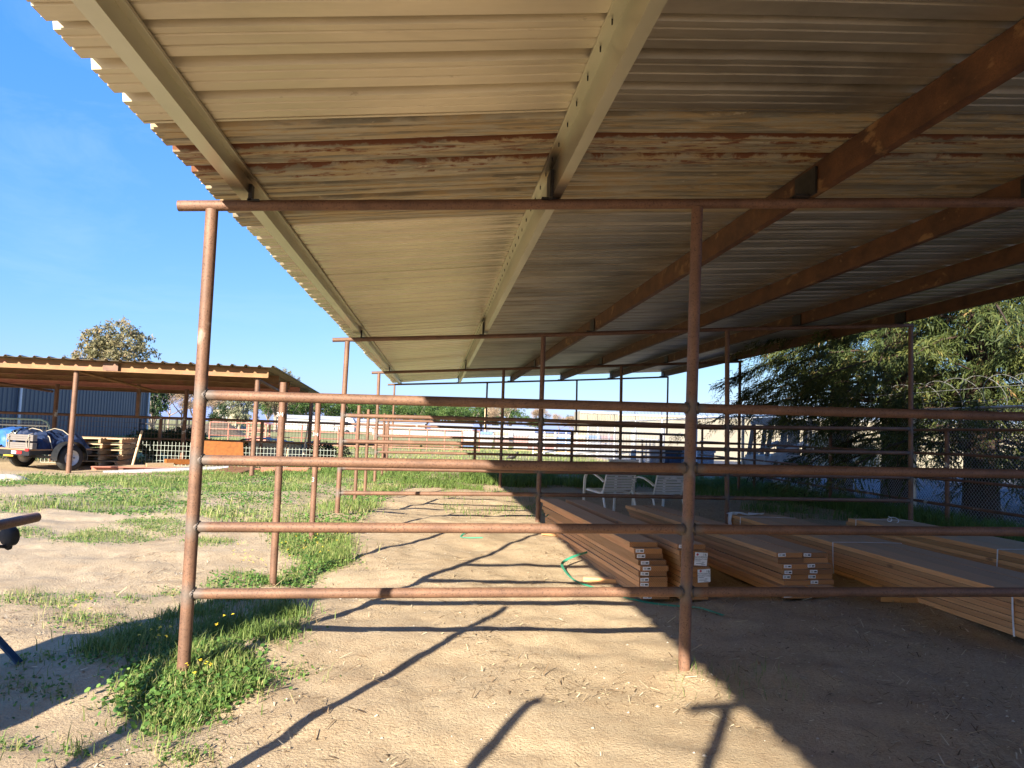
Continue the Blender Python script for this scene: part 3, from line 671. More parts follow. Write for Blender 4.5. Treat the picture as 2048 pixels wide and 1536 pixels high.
MB().path([(-.02+.06*math.cos(a)*(1-.03*a), L_/2-.45+.02*a, H_+.035+.032*math.sin(a)) for a in np.linspace(-1.2, 7.5, 26)], .004, 6).build('strap_curl', M['strap_white'], bE, world=False)
# short blocks under the stacks
def block(label, u0, v0, X1, Y1, z, th=.05, wd=.09):
    a = onz(u0, v0, z); m = MB(); p0 = Vector((a[0], a[1], 0)); p1 = Vector((X1, Y1, 0)); c = (p0+p1)/2; L = (p1-p0).length
    o = bpy.data.objects.new('timber_block', MB().box((0, 0, 0), (wd, L, th), ch=.003).mesh('timber_block', M['fir'])); COL.objects.link(o)
    o.location = (c.x, c.y, g1(c.x, c.y)+th/2+.002); o.rotation_euler = (0, 0, -math.atan2((p1-p0).x, (p1-p0).y)); tag(o, label, 'timber', 'short timber blocks under the lumber')
block('short timber block poking out left under the near end of the leftmost stack', 1167, 1162, 3.95, 7.0, .06)
block('short timber block poking out under the far end of the leftmost stack', 1085, 1078, 3.9, 9.25, .09)
block('short timber block under the strapped bundle, in the shade', 1757, 1207, 6.9, 6.25, .05)

# ------------------------------------------------------------------ green banding on the dirt
def curl(name, label, px, w=.016, lift=None):
    pts = []
    for i, (u, v) in enumerate(px):
        l = lift[i] if lift else 0.0
        p = onz(u, v, .06+l); p[2] = (g1(p[0], p[1]) if l < .02 else g1(p[0], p[1])*.0+.06)+l+.006; pts.append(p)
    P = []
    for i in range(len(pts)-1):
        a, b = pts[max(i-1, 0)], pts[i]; c, d = pts[i+1], pts[min(i+2, len(pts)-1)]
        for t in np.linspace(0, 1, 6, endpoint=False):
            P.append(.5*((2*b)+(-a+c)*t+(2*a-5*b+4*c-d)*t*t+(-a+3*b-3*c+d)*t**3))
    P.append(pts[-1])
    for p in P: p[2] = max(p[2], g1(p[0], p[1])+.004)
    o = MB().ribbon(P, w, (0.25, -.5, 1), .0022).build(name, M['strap_green']); return tag(o, label, 'strap', 'loose green strapping')
curl('plastic_strap', 'green plastic strap looping up beside the leftmost lumber stack and running past the post', [(1235, 1096), (1190, 1102), (1150, 1113), (1125, 1127), (1130, 1143), (1150, 1162), (1185, 1173), (1250, 1192), (1310, 1204), (1375, 1213), (1400, 1215), (1447, 1230)], .03, [.12, .14, .12, .08, .05, .02, 0, 0, .0, 0, 0.015, 0])
curl('plastic_strap', 'green plastic strap lying in an open loop on the sunny dirt', [(965, 1091), (922, 1088), (940, 1078), (985, 1069), (1030, 1066), (1066, 1073), (1064, 1066), (1085, 1070)], .02, [0, 0, .01, .03, .04, .015, 0.02, 0])
curl('plastic_strap', 'short end of green plastic strap tucked under the leftmost lumber stack', [(1205, 1146), (1222, 1151), (1240, 1157)], .02)
curl('plastic_strap', 'short green plastic strap lying over the far boards of the leftmost stack', [(1092, 1034), (1098, 1029), (1106, 1026)], .02, [.3, .32, .33])

# ------------------------------------------------------------------ patio chairs
def chair(label):
    t = thing('patio_chair', label, 'chair', (0, 0, 0), 0, 'strap patio chairs'); hw = .285
    # local +y is where the sitter faces
    fr = MB()
    for s in (-1, 1):
        fr.path([(s*hw, .36, .40), (s*hw, .1, .385), (s*hw, -.12, .37), (s*hw, -.2, .42), (s*hw, -.30, .72), (s*hw, -.375, .96)], .016, 8)
    fr.tube((-hw, -.375, .95), (hw, -.375, .95), .014, 8); fr.tube((-hw, .36, .40), (hw, .36, .40), .014, 8); fr.tube((-hw, -.13, .36), (hw, -.13, .36), .014, 8)
    fr.build('frame', M['alu'], t, world=False)
    for s in (-1, 1):
        a = MB(); up = []
        pts = [(s*(hw+.03), -.26, .58), (s*(hw+.035), -.16, .63), (s*(hw+.035), .02, .685), (s*(hw+.035), .2, .70), (s*(hw+.035), .31, .675), (s*(hw+.035), .36, .60)]
        a.ribbon(pts, .045, (0, -.25, 1), .02); a.build('armrest', M['alu'], t, world=False)
        MB().ribbon([(s*(hw+.035), .36, .62), (s*(hw+.035), .375, .4), (s*(hw+.03), .40, .0)], .04, (0, 1, 0), .022).build('leg', M['alu'], t, world=False)
        MB().path([(s*(hw+.012), -.19, .42), (s*(hw+.02), -.28, .2), (s*(hw+.02), -.36, .0)], .018, 8).build('leg', M['alu'], t, world=False)
    for k in range(11):
        u = k/10; y = -.215-.155*u; z = .455+.475*u
        MB().box((0, y, z), (hw*2+.012, .012, .036), M=Matrix.Rotation(-.31, 3, 'X')).build('strap', M['sling'], t, world=False)
    for k in range(8): MB().box((0, -.09+.055*k, .392+.004*k), (hw*2+.012, .045, .012)).build('strap', M['sling'], t, world=False)
    return t
ch1 = chair('white framed strap patio chair behind the leftmost stack, left one of the pair')
pA = at(1224, 1040, 12.2); ch1.location = (pA[0], 12.3, g1(pA[0], 12.3)); ch1.rotation_euler = (0, 0, .32)
ch2 = copy_tree(ch1); ch2['label'] = 'white framed strap patio chair next to the frame post, right one of the pair'
pB = at(1324, 1040, 12.2); ch2.location = (pB[0], 12.3, g1(pB[0], 12.3)); ch2.rotation_euler = (0, 0, .29)

# small orange thing on the dirt behind the post
def at_g(u, v): 
    p = onz(u, v, .12); return p
a, b = at_g(1383, 1002), at_g(1402, 1001)
o = MB().path([(a[0], a[1], .16), ((a[0]+b[0])/2, a[1]+.05, .19), (b[0], b[1], .165)], .022, 8).build('cable', M['orange']); tag(o, 'short bit of orange cable on the dirt behind the centre post', 'cable')

# ------------------------------------------------------------------ pipe on a jack stand, left edge
PXs, PYe = -1.06, 4.86
st = thing('pipe_stand', 'dark blue steel jack stand with a round roller head, at the left edge', 'stand', (-1.2, 4.25, g1(-1.2, 4.25)))
zr = .80; gx0 = g1(-1.0, 4.69)
lg = MB()
MB().tube((-1.15, 4.25, .35), (-1.12, 4.3, .74), .022, 10).build('mast', M['bluepaint'], st)
for (x_, y_) in ((-.99, 4.70), (-1.75, 4.45), (-1.2, 3.7)):
    p0 = Vector((-1.15, 4.25, .60)); p1 = Vector((x_, y_, g1(x_, y_)-.01)); d = (p1-p0).normalized(); 
    m = MB(); m.prism([(-.02, -.02), (.02, -.02), (.02, -.014), (-.014, -.014), (-.014, .02), (-.02, .02)], p0, p1, up=(.3, .3, 1)); m.build('leg', M['bluepaint'], st)
br = MB(); br.tube((-1.07, 4.47, .335), (-1.35, 4.35, .335), .012, 8); br.tube((-1.07, 4.47, .335), (-1.17, 4.1, .335), .012, 8); br.build('brace', M['blacksteel'], st)
rl = MB(); c = onz(14, 1072, .775); c = at(19, 1072, 4.72)
rl.lathe([(.0, -.03), (.052, -.03), (.062, -.02), (.062, .02), (.052, .03), (.0, .03)], (0, 0, 0), 28, 'y'); ro = rl.build('roller', M['rubber'], st, world=False); ro.location = Vector(c)-st.location; ro.rotation_euler = (.1, 0, -.5)
kn = MB(); k0 = at(17, 1094, 4.72); k1 = at(-30, 1091, 4.6); kn.tube(k1, k0, .010, 8); kn.lathe([(.0, -.02), (.014, -.016), (.02, 0), (.014, .016), (0, .02)], k0, 14, 'x'); kn.build('crank_handle', M['blacksteel'], st)
e0 = at(73, 1034.5, 4.86); e1 = np.array([e0[0]-.02, 1.0, e0[2]+.01])
pp = MB(); pp.tube(e0, e1, .030, 20); tag(pp.build('steel_pipe', M['pipe']), 'rusty steel pipe end resting on the roller stand at the left edge', 'pipe')
# unseen upright box, added to shade the strip of grass by the corner post
cb = thing('shade_box', 'grey upright box added outside the frame on the left to cast shade', 'shadow caster', (-1.86, 2.6, g1(-1.86, 2.6)))
MB().box((-1.86, 2.62, .92), (.8, .45, 1.8)).build('body', M['greyplast'], cb)
for s in (-1, 1):
    d_ = MB().box((-1.86+s*.2, 2.385, .92), (.385, .02, 1.7)).build('door', M['blackpaint'], cb); MB().tube((-1.86+s*.03, 2.36, .8), (-1.86+s*.03, 2.36, 1.0), .01, 8).build('handle', M['galvtube'], d_)

# ------------------------------------------------------------------ wire-mesh pipe fence across the far side
def mesh_panel(x0, x1, Y, z0, z1, dx, dz, r, mat, parent, yj=0):
    m = MB(); x = x0
    def bar(p0, p1):
        p0 = Vector(p0); p1 = Vector(p1); d = (p1-p0).normalized(); a = Vector((0, 1, 0)); b = d.cross(a)
        vs = [p+(a*math.cos(t)+b*math.sin(t))*r for p in (p0, p1) for t in (0, 2.094, 4.189)]
        m.add(vs, [(0, 1, 4, 3), (1, 2, 5, 4), (2, 0, 3, 5)])
    while x <= x1+1e-6: bar((x, Y, z0), (x, Y, z1)); x += dx
    z = z0
    while z <= z1+1e-6: bar((x0, Y+.006, z), (x1, Y+.006, z)); z += dz
    return m.build('mesh_panel', mat, parent)
FY = 23.76
mf = thing('mesh_fence', 'long rusty pipe fence filled with wire mesh, crossing behind the barn', 'fence', (0, FY, g1(0, FY)))
fx = [-16, -13.1, -9.9, -7.2, -4.1, -.2, 2.72, 5.95, 9.0]
for x_ in fx: MB().box((x_, FY, .82), (.085, .085, 1.52)).build('post', M['pipe_old'], mf)
MB().tube((-19, FY, 1.56), (9.9, FY, 1.60), .042, 12).build('rail', M['pipe_old'], mf)
MB().tube((-19, FY-.02, .86), (9.9, FY-.02, .98), .032, 12).build('rail', M['pipe_old'], mf)
for k in range(len(fx)-1):
    mesh_panel(fx[k]+.05, fx[k+1]-.05, FY-.05, .93, 1.54, .10, .155, .0045, M['wire'], mf)
    mesh_panel(fx[k]+.05, fx[k+1]-.05, FY-.055, .16, .86, .10, .155, .0045, M['wire'], mf)
cp = thing('cattle_panel', 'pale galvanized wire panel leaning low against the rusty mesh fence', 'fence panel', (-5.5, 22.6, .14))
mesh_panel(-10.1, -5.9, 22.62, .15, .86, .105, .15, .0045, M['wirepale'], cp); mesh_panel(-5.85, -1.6, 22.64, .15, .80, .105, .15, .0045, M['wirepale'], cp)

# ------------------------------------------------------------------ second shed on the left
sh = thing('loafing_shed', 'low open shed with rusty yellow fascia beams left of the corner post', 'shed', (-7.6, 19.2, g1(-7.6, 19.2)))
SX0, SX1, SYF, SYB = -17.0, -2.92, 19.0, 25.6
def zsh(Y): return 2.93-.045*(Y-SYF)
beamp = lambda h: [(-.04, 0), (.05, 0), (.05, .012), (-.028, .012), (-.028, h-.012), (.05, h-.012), (.05, h), (-.04, h)]
for Y, xr, mt in ((SYF, -2.92, 'yellowbeam'), (SYF+1.55, -2.98, 'yellowbeam'), (SYF+3.1, -2.98, 'yellowbeam'), (SYF+4.7, -2.98, 'redbeam'), (SYF+6.2, -2.98, 'yellowbeam')):
    MB().prism([(y_, z_) for y_, z_ in [(p[0], p[1]-.25) for p in beamp(.235)]], (SX0, Y, zsh(Y)), (xr+.7*(Y > SYF)*0-.0, Y, zsh(Y)), up=(0, 0, 1)).build('beam', M[mt], sh)
MB().box((-6.75, SYF-.052, zsh(SYF)-.13), (.36, .01, .2)).build('patch_plate', M['pipe_old'], sh)
for (u, Y) in ((140, 19.12), (506, 19.12), (104, 23.3), (365, 23.5), (617, 24.2), (-330, 19.1)):
    p = at(u, 900, Y); MB().tube((p[0], Y, g1(p[0], Y)-.1), (p[0]+.02, Y, zsh(Y)-.24), .062, 14).build('post', M['pipe_old'] if Y > 20 else M['pipe'], sh)
for u in (277, 572):
    p = at(u, 800, FY); MB().box((p[0], FY, 2.15), (.10, .10, 1.1)).build('post', M['pipe'], sh)
pb = at(507, 760, 19.15)
def brace(p0, p1, w_=.07, mt='yellowbeam'): MB().tube(p0, p1, w_/2, 8).build('brace', M[mt], sh)
a = at(150, 741, 19.15); b = at(315, 783, 22.6); brace(a, b)
a = at(512, 757, 19.15); b = at(572, 790, 21.8); brace(a, b, .09, 'pipe_old')
a = at(-20, 763, 21); b = at(105, 783, 23.2); brace(a, b, .07, 'pipe_old')
rs = MB(); prof = []; X = SX0-.2
while X < SX1+.22:
    for d, z in ((0, 0), (.03, .045), (.065, .045), (.10, 0), (.2, .0)): prof.append((X+d, z))
    X += .335
vs = []
for Y in (SYF-.28, SYB+.5):
    for x_, z_ in prof: vs.append((min(x_, SX1+.25), Y, zsh(Y)+.0+z_))
for Y in (SYF-.28, SYB+.5):
    for x_, z_ in prof: vs.append((min(x_, SX1+.25), Y, zsh(Y)-.004+z_))
n = len(prof); q = 2*n
fs = [(j, j+1, n+j+1, n+j) for j in range(n-1)]+[(q+j, q+n+j, q+n+j+1, q+j+1) for j in range(n-1)]+[(j, q+j, q+j+1, j+1) for j in range(n-1)]+[(n-1, 2*n-1, q+2*n-1, q+n-1), (0, q, q+n, n)]
rs.add(vs, fs); rs.build('roof', M['roof_shed'], sh)

# ------------------------------------------------------------------ slate blue metal building beyond the shed
bb = thing('metal_building', 'slate blue metal sided building beyond the open shed', 'building', (-22, 48, 0))
BX, BY0, BY1, WH = -22.2, 28.0, 62.0, 4.25
wl = MB(); pr = []; Y = BY0
while Y < BY1-.3: pr += [(Y, 0), (Y+.05, .04), (Y+.13, .04), (Y+.18, 0)]; Y += .45
pr.append((BY1, 0)); n = len(pr)
wl.add([(BX+.003+d, y_, z) for z in (0, WH) for y_, d in pr], [(j, j+1, n+j+1, n+j) for j in range(n-1)])
wl.box((BX-10, (BY0+BY1)/2, WH/2), (20, BY1-BY0, WH)); wl.build('wall', M['bluewall'], bb)
rf = MB(); x0, x1, y0, y1 = BX-20.4, BX+.35, BY0-.4, BY1+.3
rf.add([(x0, y0, WH+.004), (x1, y0, WH+.004), (x1, y1, WH+.004), (x0, y1, WH+.004), (BX-10, y0, WH+1.2), (BX-10, y1, WH+1.2)], [(1, 2, 5, 4), (3, 0, 4, 5), (0, 1, 4), (2, 3, 5), (0, 3, 2, 1)]); rf.build('roof', M['corrdark'], bb)
for Y in (43.5, 61.8): MB().tube((BX+.12, Y, .1), (BX+.12, Y, WH), .09, 10).build('downpipe', M['galvtube'], bb)

# ------------------------------------------------------------------ trailer with tarp load
tr = thing('utility_trailer', 'black utility trailer parked by the shed post with a tarped load', 'trailer', (0, 0, 0))
def wheel(sx):
    w_ = MB(); w_.lathe([(.20, -.1), (.29, -.105), (.325, -.08), (.335, -.03), (.335, .03), (.325, .08), (.29, .105), (.20, .1)], (0, 0, 0), 32, 'x'); wo = w_.build('wheel', M['rubber'], tr, world=False)
    rm = MB(); rm.lathe([(.0, .05), (.05, .055), (.07, .03), (.13, .015), (.17, .03), (.195, .09), (.205, .09), (.205, -.09), (.0, -.09)], (0, 0, 0), 28, 'x'); r_ = rm.build('rim', M['whitesteel'], wo, world=False)
    nb = MB()
    for k in range(5): a_ = 2*PI*k/5; nb.tube((.02, .1*math.cos(a_), .1*math.sin(a_)), (.06, .1*math.cos(a_), .1*math.sin(a_)), .014, 8)
    nb.build('lug_nut', M['blacksteel'], wo, world=False)
    wo.location = (sx*.92, 0, .335); wo.rotation_euler = (0, 0, 0 if sx > 0 else PI)
    f = MB(); pts = [(.0, math.cos(a_)*.42, .335+math.sin(a_)*.42) for a_ in np.linspace(-.15, PI+.15, 16)]
    f.ribbon(pts, .26, [Vector((0, p[1], p[2]-.335)) for p in pts], .012); fo = f.build('fender', M['blackpaint'], tr, world=False); fo.location = (sx*.92, 0, 0)
for s in (-1, 1): wheel(s)
dk = MB()
for s in (-1, 1): dk.box((s*.72, -.12, .47), (.06, 1.76, .1))
for y_ in (-.98, -.3, .4, .76): dk.box((0, y_, .47), (1.42, .05, .09))
dk.box((0, -1.0, .47), (1.75, .05, .13)); dk.tube((0, .76, .46), (0, 2.1, .46), .05, 8); dk.box((0, 0, .32), (1.6, .07, .07)); dk.build('chassis', M['blackpaint'], tr, world=False)
MB().box((0, -.12, .54), (1.5, 1.78, .035)).build('deck', M['palewood'], tr, world=False)
for x_, mt, w_ in ((-.62, 'redtape', .34), (.30, 'silvertape', .18), (.49, 'redtape', .2)): MB().box((x_, -1.029, .475), (w_, .006, .07)).build('reflector', M[mt], tr, world=False)
MB().box((.1, -1.028, .385), (.36, .004, .035)).build('number_plate', M['yellow'], tr, world=False)
for s in (-1, 1): MB().box((s*.8, -1.03, .55), (.12, .03, .06)).build('tail_light', M['redtape'], tr, world=False)
# rotate so the back faces the barn and a little to the right
pw = at(143, 945, 19.6); tr.rotation_euler = (0, 0, -.5); 
R3 = Matrix.Rotation(-.5, 3, 'Z'); off = R3 @ Vector((.92, 0, 0)); tr.location = (pw[0]-off.x-.22, 19.9-off.y, g1(pw[0], 19.9))
def onTr(name, label, cat, mb, mats, sub=()):
    o = mb.build(name, mats, None, world=False); o.location = tr.location; o.rotation_euler = tr.rotation_euler; tag(o, label, cat); return o
ld = MB(); random.seed(3); nu, nv = 22, 16; vs = []
for j in range(nv+1):
    for i in range(nu+1):
        x_ = -.72+1.44*i/nu; y_ = -.72+1.46*j/nv
        ex = min(i, nu-i)/nu*2; ey = min(j, nv-j)/nv*2
        h = .43*min(1, (ex*3.2))**.5*min(1, ey*2.6)**.5*(1-.25*max(0, x_+.1)) if ex > 0 and ey > 0 else 0
        vs.append((x_, y_, .56+h+(.05*random.uniform(-1, 1)+.05*math.sin(x_*9+y_*5))*(h > 0)))
fs = [(j*(nu+1)+i, j*(nu+1)+i+1, (j+1)*(nu+1)+i+1, (j+1)*(nu+1)+i) for j in range(nv) for i in range(nu)]
ld.add(vs, fs, False); onTr('tarped_load', 'dark blue tarped mound strapped on the trailer deck', 'tarp', ld, M['tarpdark'])
rp = MB()
for y_ in (-.35, .25): rp.path([(-.74, y_, .57), (-.62, y_+.05, .95), (-.2, y_+.08, 1.07), (.2, y_+.03, 1.03), (.6, y_, .86), (.74, y_, .57)], .012, 6)
onTr('tie_rope', 'pale rope tied over the tarped load', 'rope', rp, M['rope'])
lb = MB(); vs = []
for j in range(11):
    for i in range(13):
        t = j/10; x_ = -.95+.62*i/12; 
        if t < .55: y_, z_ = -.3-.42*(t/.55), 1.08+.015*random.uniform(-1, 1)-.06*(t/.55)
        else: y_, z_ = -.74-.02*math.sin(i*1.3), 1.02-.42*((t-.55)/.45)*(1+.12*math.sin(i*.9))
        vs.append((x_+.02*random.uniform(-1, 1), y_+.03*random.uniform(-1, 1), z_))
lb.add(vs, [(j*13+i, j*13+i+1, (j+1)*13+i+1, (j+1)*13+i) for j in range(10) for i in range(12)], True)
onTr('blue_tarp', 'bright blue tarp draped over the trailer load', 'tarp', lb, M['tarp'])
pk = thing('plank_bundle', 'two grey ribbed plank bundles roped together on the trailer tail', 'planks', tr.location, tr.rotation_euler[2])
for z_ in (.64, .84):
    m = MB(); 
    for k in range(3): m.box((.30, -.86, z_+k*.052-.052), (1.02, .11, .047), ch=.004, M=Matrix.Rotation(PI/2, 3, 'Z') @ Matrix.Identity(3)) if 0 else m.box((.30, -.86, z_+k*.052-.052), (1.02, .11, .047))
    m.build('plank', M['greyplast'], pk, world=False)
for x_ in (-.08, .68):
    m = MB(); m.path([(x_, -.925, .56), (x_+.02, -.93, .75), (x_-.01, -.93, .92), (x_+.03, -.86, .95), (x_, -.79, .9)], .012, 6); m.path([(x_+.03, -.94, .88), (x_-.06, -.95, .76), (x_-.03, -.94, .6)], .012, 6); m.build('rope', M['rope'], pk, world=False)
bx = MB(); bx.box((-1.02, -.7, .80), (.2, .3, .5)); onTr('concrete_block', 'grey block standing at the left tail corner of the trailer', 'block', bx, M['greyplast'])

# gate leaf behind the trailer
gt = thing('tube_gate', 'round cornered green tube gate behind the trailer', 'gate', (-11, 22.3, .14))
a = at(100, 845, 22.3); xr = a[0]; 
MB().path([(xr-4.6, 22.3, 1.40), (xr-.25, 22.3, 1.40), (xr-.07, 22.3, 1.33), (xr, 22.3, 1.15), (xr, 22.3, .62), (xr-.05, 22.3, .5), (xr-.2, 22.3, .45), (xr-4.6, 22.3, .45)], .028, 10).build('frame', M['greengate'], gt)
for z_ in (1.22, .98, .74): MB().tube((xr-4.6, 22.3, z_), (xr, 22.3, z_), .02, 8).build('rail', M['galvtube'], gt)
mesh_panel(xr-4.5, xr-.08, 22.33, .5, 1.38, .1, .1, .004, M['wirepale'], gt)

# ------------------------------------------------------------------ piles around the shed
def lying(name, label, cat, p0, p1, d, mat, group=None, tube=False, r=.05):
    m = MB(); p0 = Vector(p0); p1 = Vector(p1); c = (p0+p1)/2
    if tube: m.tube(p0-c, p1-c, r, 16)
    else: m.prism([(-d[0]/2, -d[1]/2), (d[0]/2, -d[1]/2), (d[0]/2, d[1]/2), (-d[0]/2, d[1]/2)], p0-c, p1-c)
    o = m.build(name, M[mat] if isinstance(mat, str) else mat, None, world=False); o.location = c; return tag(o, label, cat, group)
def L2(u0, v0, u1, v1, Y0_, Y1_): return at(u0, v0, Y0_), at(u1, v1, Y1_)
a, b = L2(182, 940, 520, 944, 20.2, 21.3)
mc = MB(); c = (Vector(a)+Vector(b))/2
mc.prism([(-.09, -.10), (.09, -.10), (.09, -.08), (-.07, -.08), (-.07, .08), (.09, .08), (.09, .10), (-.09, .10)], Vector(a)-c, Vector(b)-c)
o = thing('steel_channel', 'long red primed steel channel with bolt holes lying on the dirt', 'beam', c); q = mc.build('web', M['redbeam'], o, world=False)
hb = MB(); d = (Vector(b)-Vector(a)); 
for k in range(8): p = Vector(a)+d*(.04+.08*k)-c; hb.tube(p+Vector((.0, -.095, -.0)), p+Vector((0, -.088, 0)), .016, 10)
hb.box(Vector(a)+d*.175-c+Vector((0, -.1, .0)), (.12, .012, .11)); hb.build('bolt_hole', M['pipe_old'], o, world=False)
a, b = L2(522, 940, 640, 941, 20.9, 21.4); lying('steel_channel', 'red primed steel channel end under the shed corner post', 'beam', a, b, (.16, .16), 'redbeam')
a, b = L2(206, 946, 457, 936, 19.6, 20.7); lying('silver_pipe', 'silver galvanized pipe lying across the red channel', 'pipe', a, b, None, 'galvtube', tube=True, r=.062)
a, b = L2(222, 951, 330, 950, 19.3, 19.8); lying('brown_beam', 'short brown steel beam lying in front of the silver pipe', 'beam', a, b, (.14, .10), 'pipe')
a, b = L2(440, 947, 482, 934, 20.0, 20.6); lying('brown_plate', 'flat brown steel plate tilted on the pile near the corner post', 'plate', a, b, (1.1, .02), 'pipe')
a, b = L2(331, 923, 402, 924, 21.3, 21.9); lying('timber_beam', 'square timber beam lying above the red channel', 'timber', a, b, (.2, .14), 'plywood')
a, b = L2(292, 931, 345, 930, 21.0, 21.4); lying('timber_board', 'pale timber board lying beside the square beam', 'timber', a, b, (.22, .13), 'palewood')
a, b = L2(190, 934, 300, 932, 21.0, 21.6); lying('timber_board', 'thin pale plank lying flat by the cattle panel foot', 'timber', a, b, (.5, .05), 'palewood')
a, b = L2(405, 925, 500, 926, 21.2, 21.8); lying('timber_board', 'reddish plank lying under the orange sheet', 'timber', a, b, (.4, .06), 'fir')
a, b = L2(265, 931, 284, 862, 21.8, 22.4); lying('wooden_pole', 'peeled wooden pole leaning against the cattle panel', 'pole', a, b, None, 'pole', tube=True, r=.035)
pA_ = [at(404, 881, 21.0), at(486, 885, 21.4), at(487, 921, 21.2), at(404, 921, 20.8)]
m = MB(); vs = [Vector(p) for p in pA_]; vs += [p+Vector((0, .03, 0)) for p in vs[:4]]; c = sum(vs, Vector())/8
m.add([p-c for p in vs], [(0, 3, 2, 1), (4, 5, 6, 7), (0, 1, 5, 4), (1, 2, 6, 5), (2, 3, 7, 6), (3, 0, 4, 7)]); o = m.build('plywood_sheet', M['plywood'], None, world=False); o.location = c; tag(o, 'orange stained plywood sheet leaning beside the corner post', 'sheet')
# pallets
def pallet(label, u, v, Y, n, group):
    p = at(u, v, Y); g = g1(p[0], Y)
    for k in range(n):
        t = thing('wooden_pallet', label[k], 'pallet', (p[0]+random.uniform(-.04, .04), Y, g+k*.16), random.uniform(-.06, .06), group)
        for j in range(6): MB().box((0, -.5+j*.2, .135), (1.15, .15, .03)).build('deck_board', M['palewood'], t, world=False)
        for x_ in (-.53, 0, .53): MB().box((x_, 0, .065), (.06, 1.1, .1)).build('stringer', M['palewood'], t, world=False)
ow = ['bottom', 'second lowest', 'middle', 'second highest', 'top']
pallet(['%s pale wooden pallet of the stack behind the trailer wheel' % w_ for w_ in ow], 176, 925, 21.9, 5, 'stacked pallets behind the trailer')
pallet(['%s pale wooden pallet of the stack right of the trailer wheel' % w_ for w_ in ow], 214, 927, 22.2, 5, 'stacked pallets beside the cattle panel')
# coop and shovel
cpn = thing('animal_hutch', 'low grey plywood hutch with a black corrugated lid beyond the fence', 'hutch', (-2.4, 25.3, .14))
a = at(500, 905, 25); b = at(610, 905, 25.4)
MB().box(((a[0]+b[0])/2, 25.3, .5), (b[0]-a[0], 1.2, .72)).build('body', M['coop'], cpn)
ldm = MB(); prf = []
for k in range(19): prf.append((a[0]-.25+(b[0]-a[0]+.55)*k/18, .93+.035*(k % 2)+.06*math.sin(k*.35)))
vs = [(x_, y_, z_) for y_ in (24.5, 26.1) for x_, z_ in prf]+[(x_, y_, z_-.012) for y_ in (24.5, 26.1) for x_, z_ in prf]; n = 19
ldm.add(vs, [(j, j+1, n+j+1, n+j) for j in range(n-1)]+[(2*n+j, 3*n+j, 3*n+j+1, 2*n+j+1) for j in range(n-1)]+[(j, 2*n+j, 2*n+j+1, j+1) for j in range(n-1)]); ldm.build('lid', M['corrdark'], cpn)
sv = thing('shovel', 'D handled shovel standing against the mesh fence', 'shovel', (at(575, 905, 22.9)[0], 22.9, .14))
xq = sv.location.x; MB().tube((xq-.04, 22.9, .2), (xq, 22.95, .78), .018, 8).build('shaft', M['pole'], sv); MB().path([(xq, 22.95, .76), (xq-.06, 22.95, .84), (xq-.06, 22.95, .9), (xq+.06, 22.95, .9), (xq+.06, 22.95, .84), (xq, 22.95, .76)], .012, 6).build('handle', M['pole'], sv); MB().box((xq-.06, 22.88, .2), (.2, .02, .24)).build('blade', M['galvtube'], sv)
a, b = L2(607, 910, 616, 848, 23.2, 23.6); lying('pale_pole', 'pale pole leaning on the mesh fence by the hutch', 'pole', a, b, None, 'pole', tube=True, r=.025)

# ------------------------------------------------------------------ chain-link fence with razor coil along the shady side
cf = thing('chain_link_fence', 'tall chain link fence topped with razor wire coils on the right', 'fence', (10.8, 13.3, g1(10.8, 13.3)))
CX, CZ0, CZ1, CYA, CYB = 10.8, .10, 2.22, 2.0, 44.0
cyp = [2.0, 5.6, 9.4, 13.33, 17.3, 21.3, 25.3, 29.3, 33.3, 37.3, 41.3, 44.0]
for Y in cyp: 
    MB().tube((CX, Y, -.1), (CX, Y, CZ1+.02), .045, 12).build('post', M['galvtube'], cf)
    MB().tube((CX, Y, CZ1), (CX-.06, Y, CZ1+.45), .012, 6).build('barb_arm', M['blacksteel'], cf)
MB().tube((CX, CYA, CZ1), (CX, CYB, CZ1), .024, 8).build('rail', M['galvtube'], cf)
for z_ in (CZ1+.12, CZ1+.34): MB().tube((CX-.03, CYA, z_), (CX-.03, CYB, z_), .004, 4).build('strand', M['chain'], cf)
m = MB(); H = CZ1-CZ0; pit = .075; r_ = .0026
def wire3(p0, p1, r):
    p0 = Vector(p0); p1 = Vector(p1); d = (p1-p0).normalized(); a = Vector((1, 0, 0)); b = d.cross(a)
    m.add([p+(a*math.cos(t)+b*math.sin(t))*r for p in (p0, p1) for t in (0, 2.094, 4.189)], [(0, 1, 4, 3), (1, 2, 5, 4), (2, 0, 3, 5)])
y_ = CYA-H
while y_ < CYB:
    for s in (1, -1):
        a0, a1 = (y_, y_+H) if s > 0 else (y_+H, y_)
        z0, z1 = CZ0, CZ1
        # clip to the run of the fence
        lo, hi = min(a0, a1), max(a0, a1)
        if hi <= CYA or lo >= CYB: continue
        p0 = Vector((CX-.004*s, a0, z0)); p1 = Vector((CX-.004*s, a1, z1))
        def cl(p, q, lim, sg):
            if (p.y-lim)*sg < 0: t = (lim-p.y)/(q.y-p.y); return p+(q-p)*t
            return p
        for lim, sg in ((CYA, 1), (CYB, -1)): p0, p1 = cl(p0, p1, lim, sg), cl(p1, p0, lim, sg)
        wire3(p0, p1, r_)
    y_ += pit
m.build('mesh', M['chain'], cf)
co_ = MB(); pts = []; nt_ = int((CYB-CYA)/.52)
for k in range(nt_*22):
    a = 2*PI*k/22; rr = .30+.02*math.sin(k*.05); pts.append((CX-.03+math.cos(a)*rr, CYA+k*.52/22+.10*math.sin(a), CZ1+.24+math.sin(a)*rr))
co_.path(pts, .006, 4); co_.build('razor_coil', M['razor'], cf)

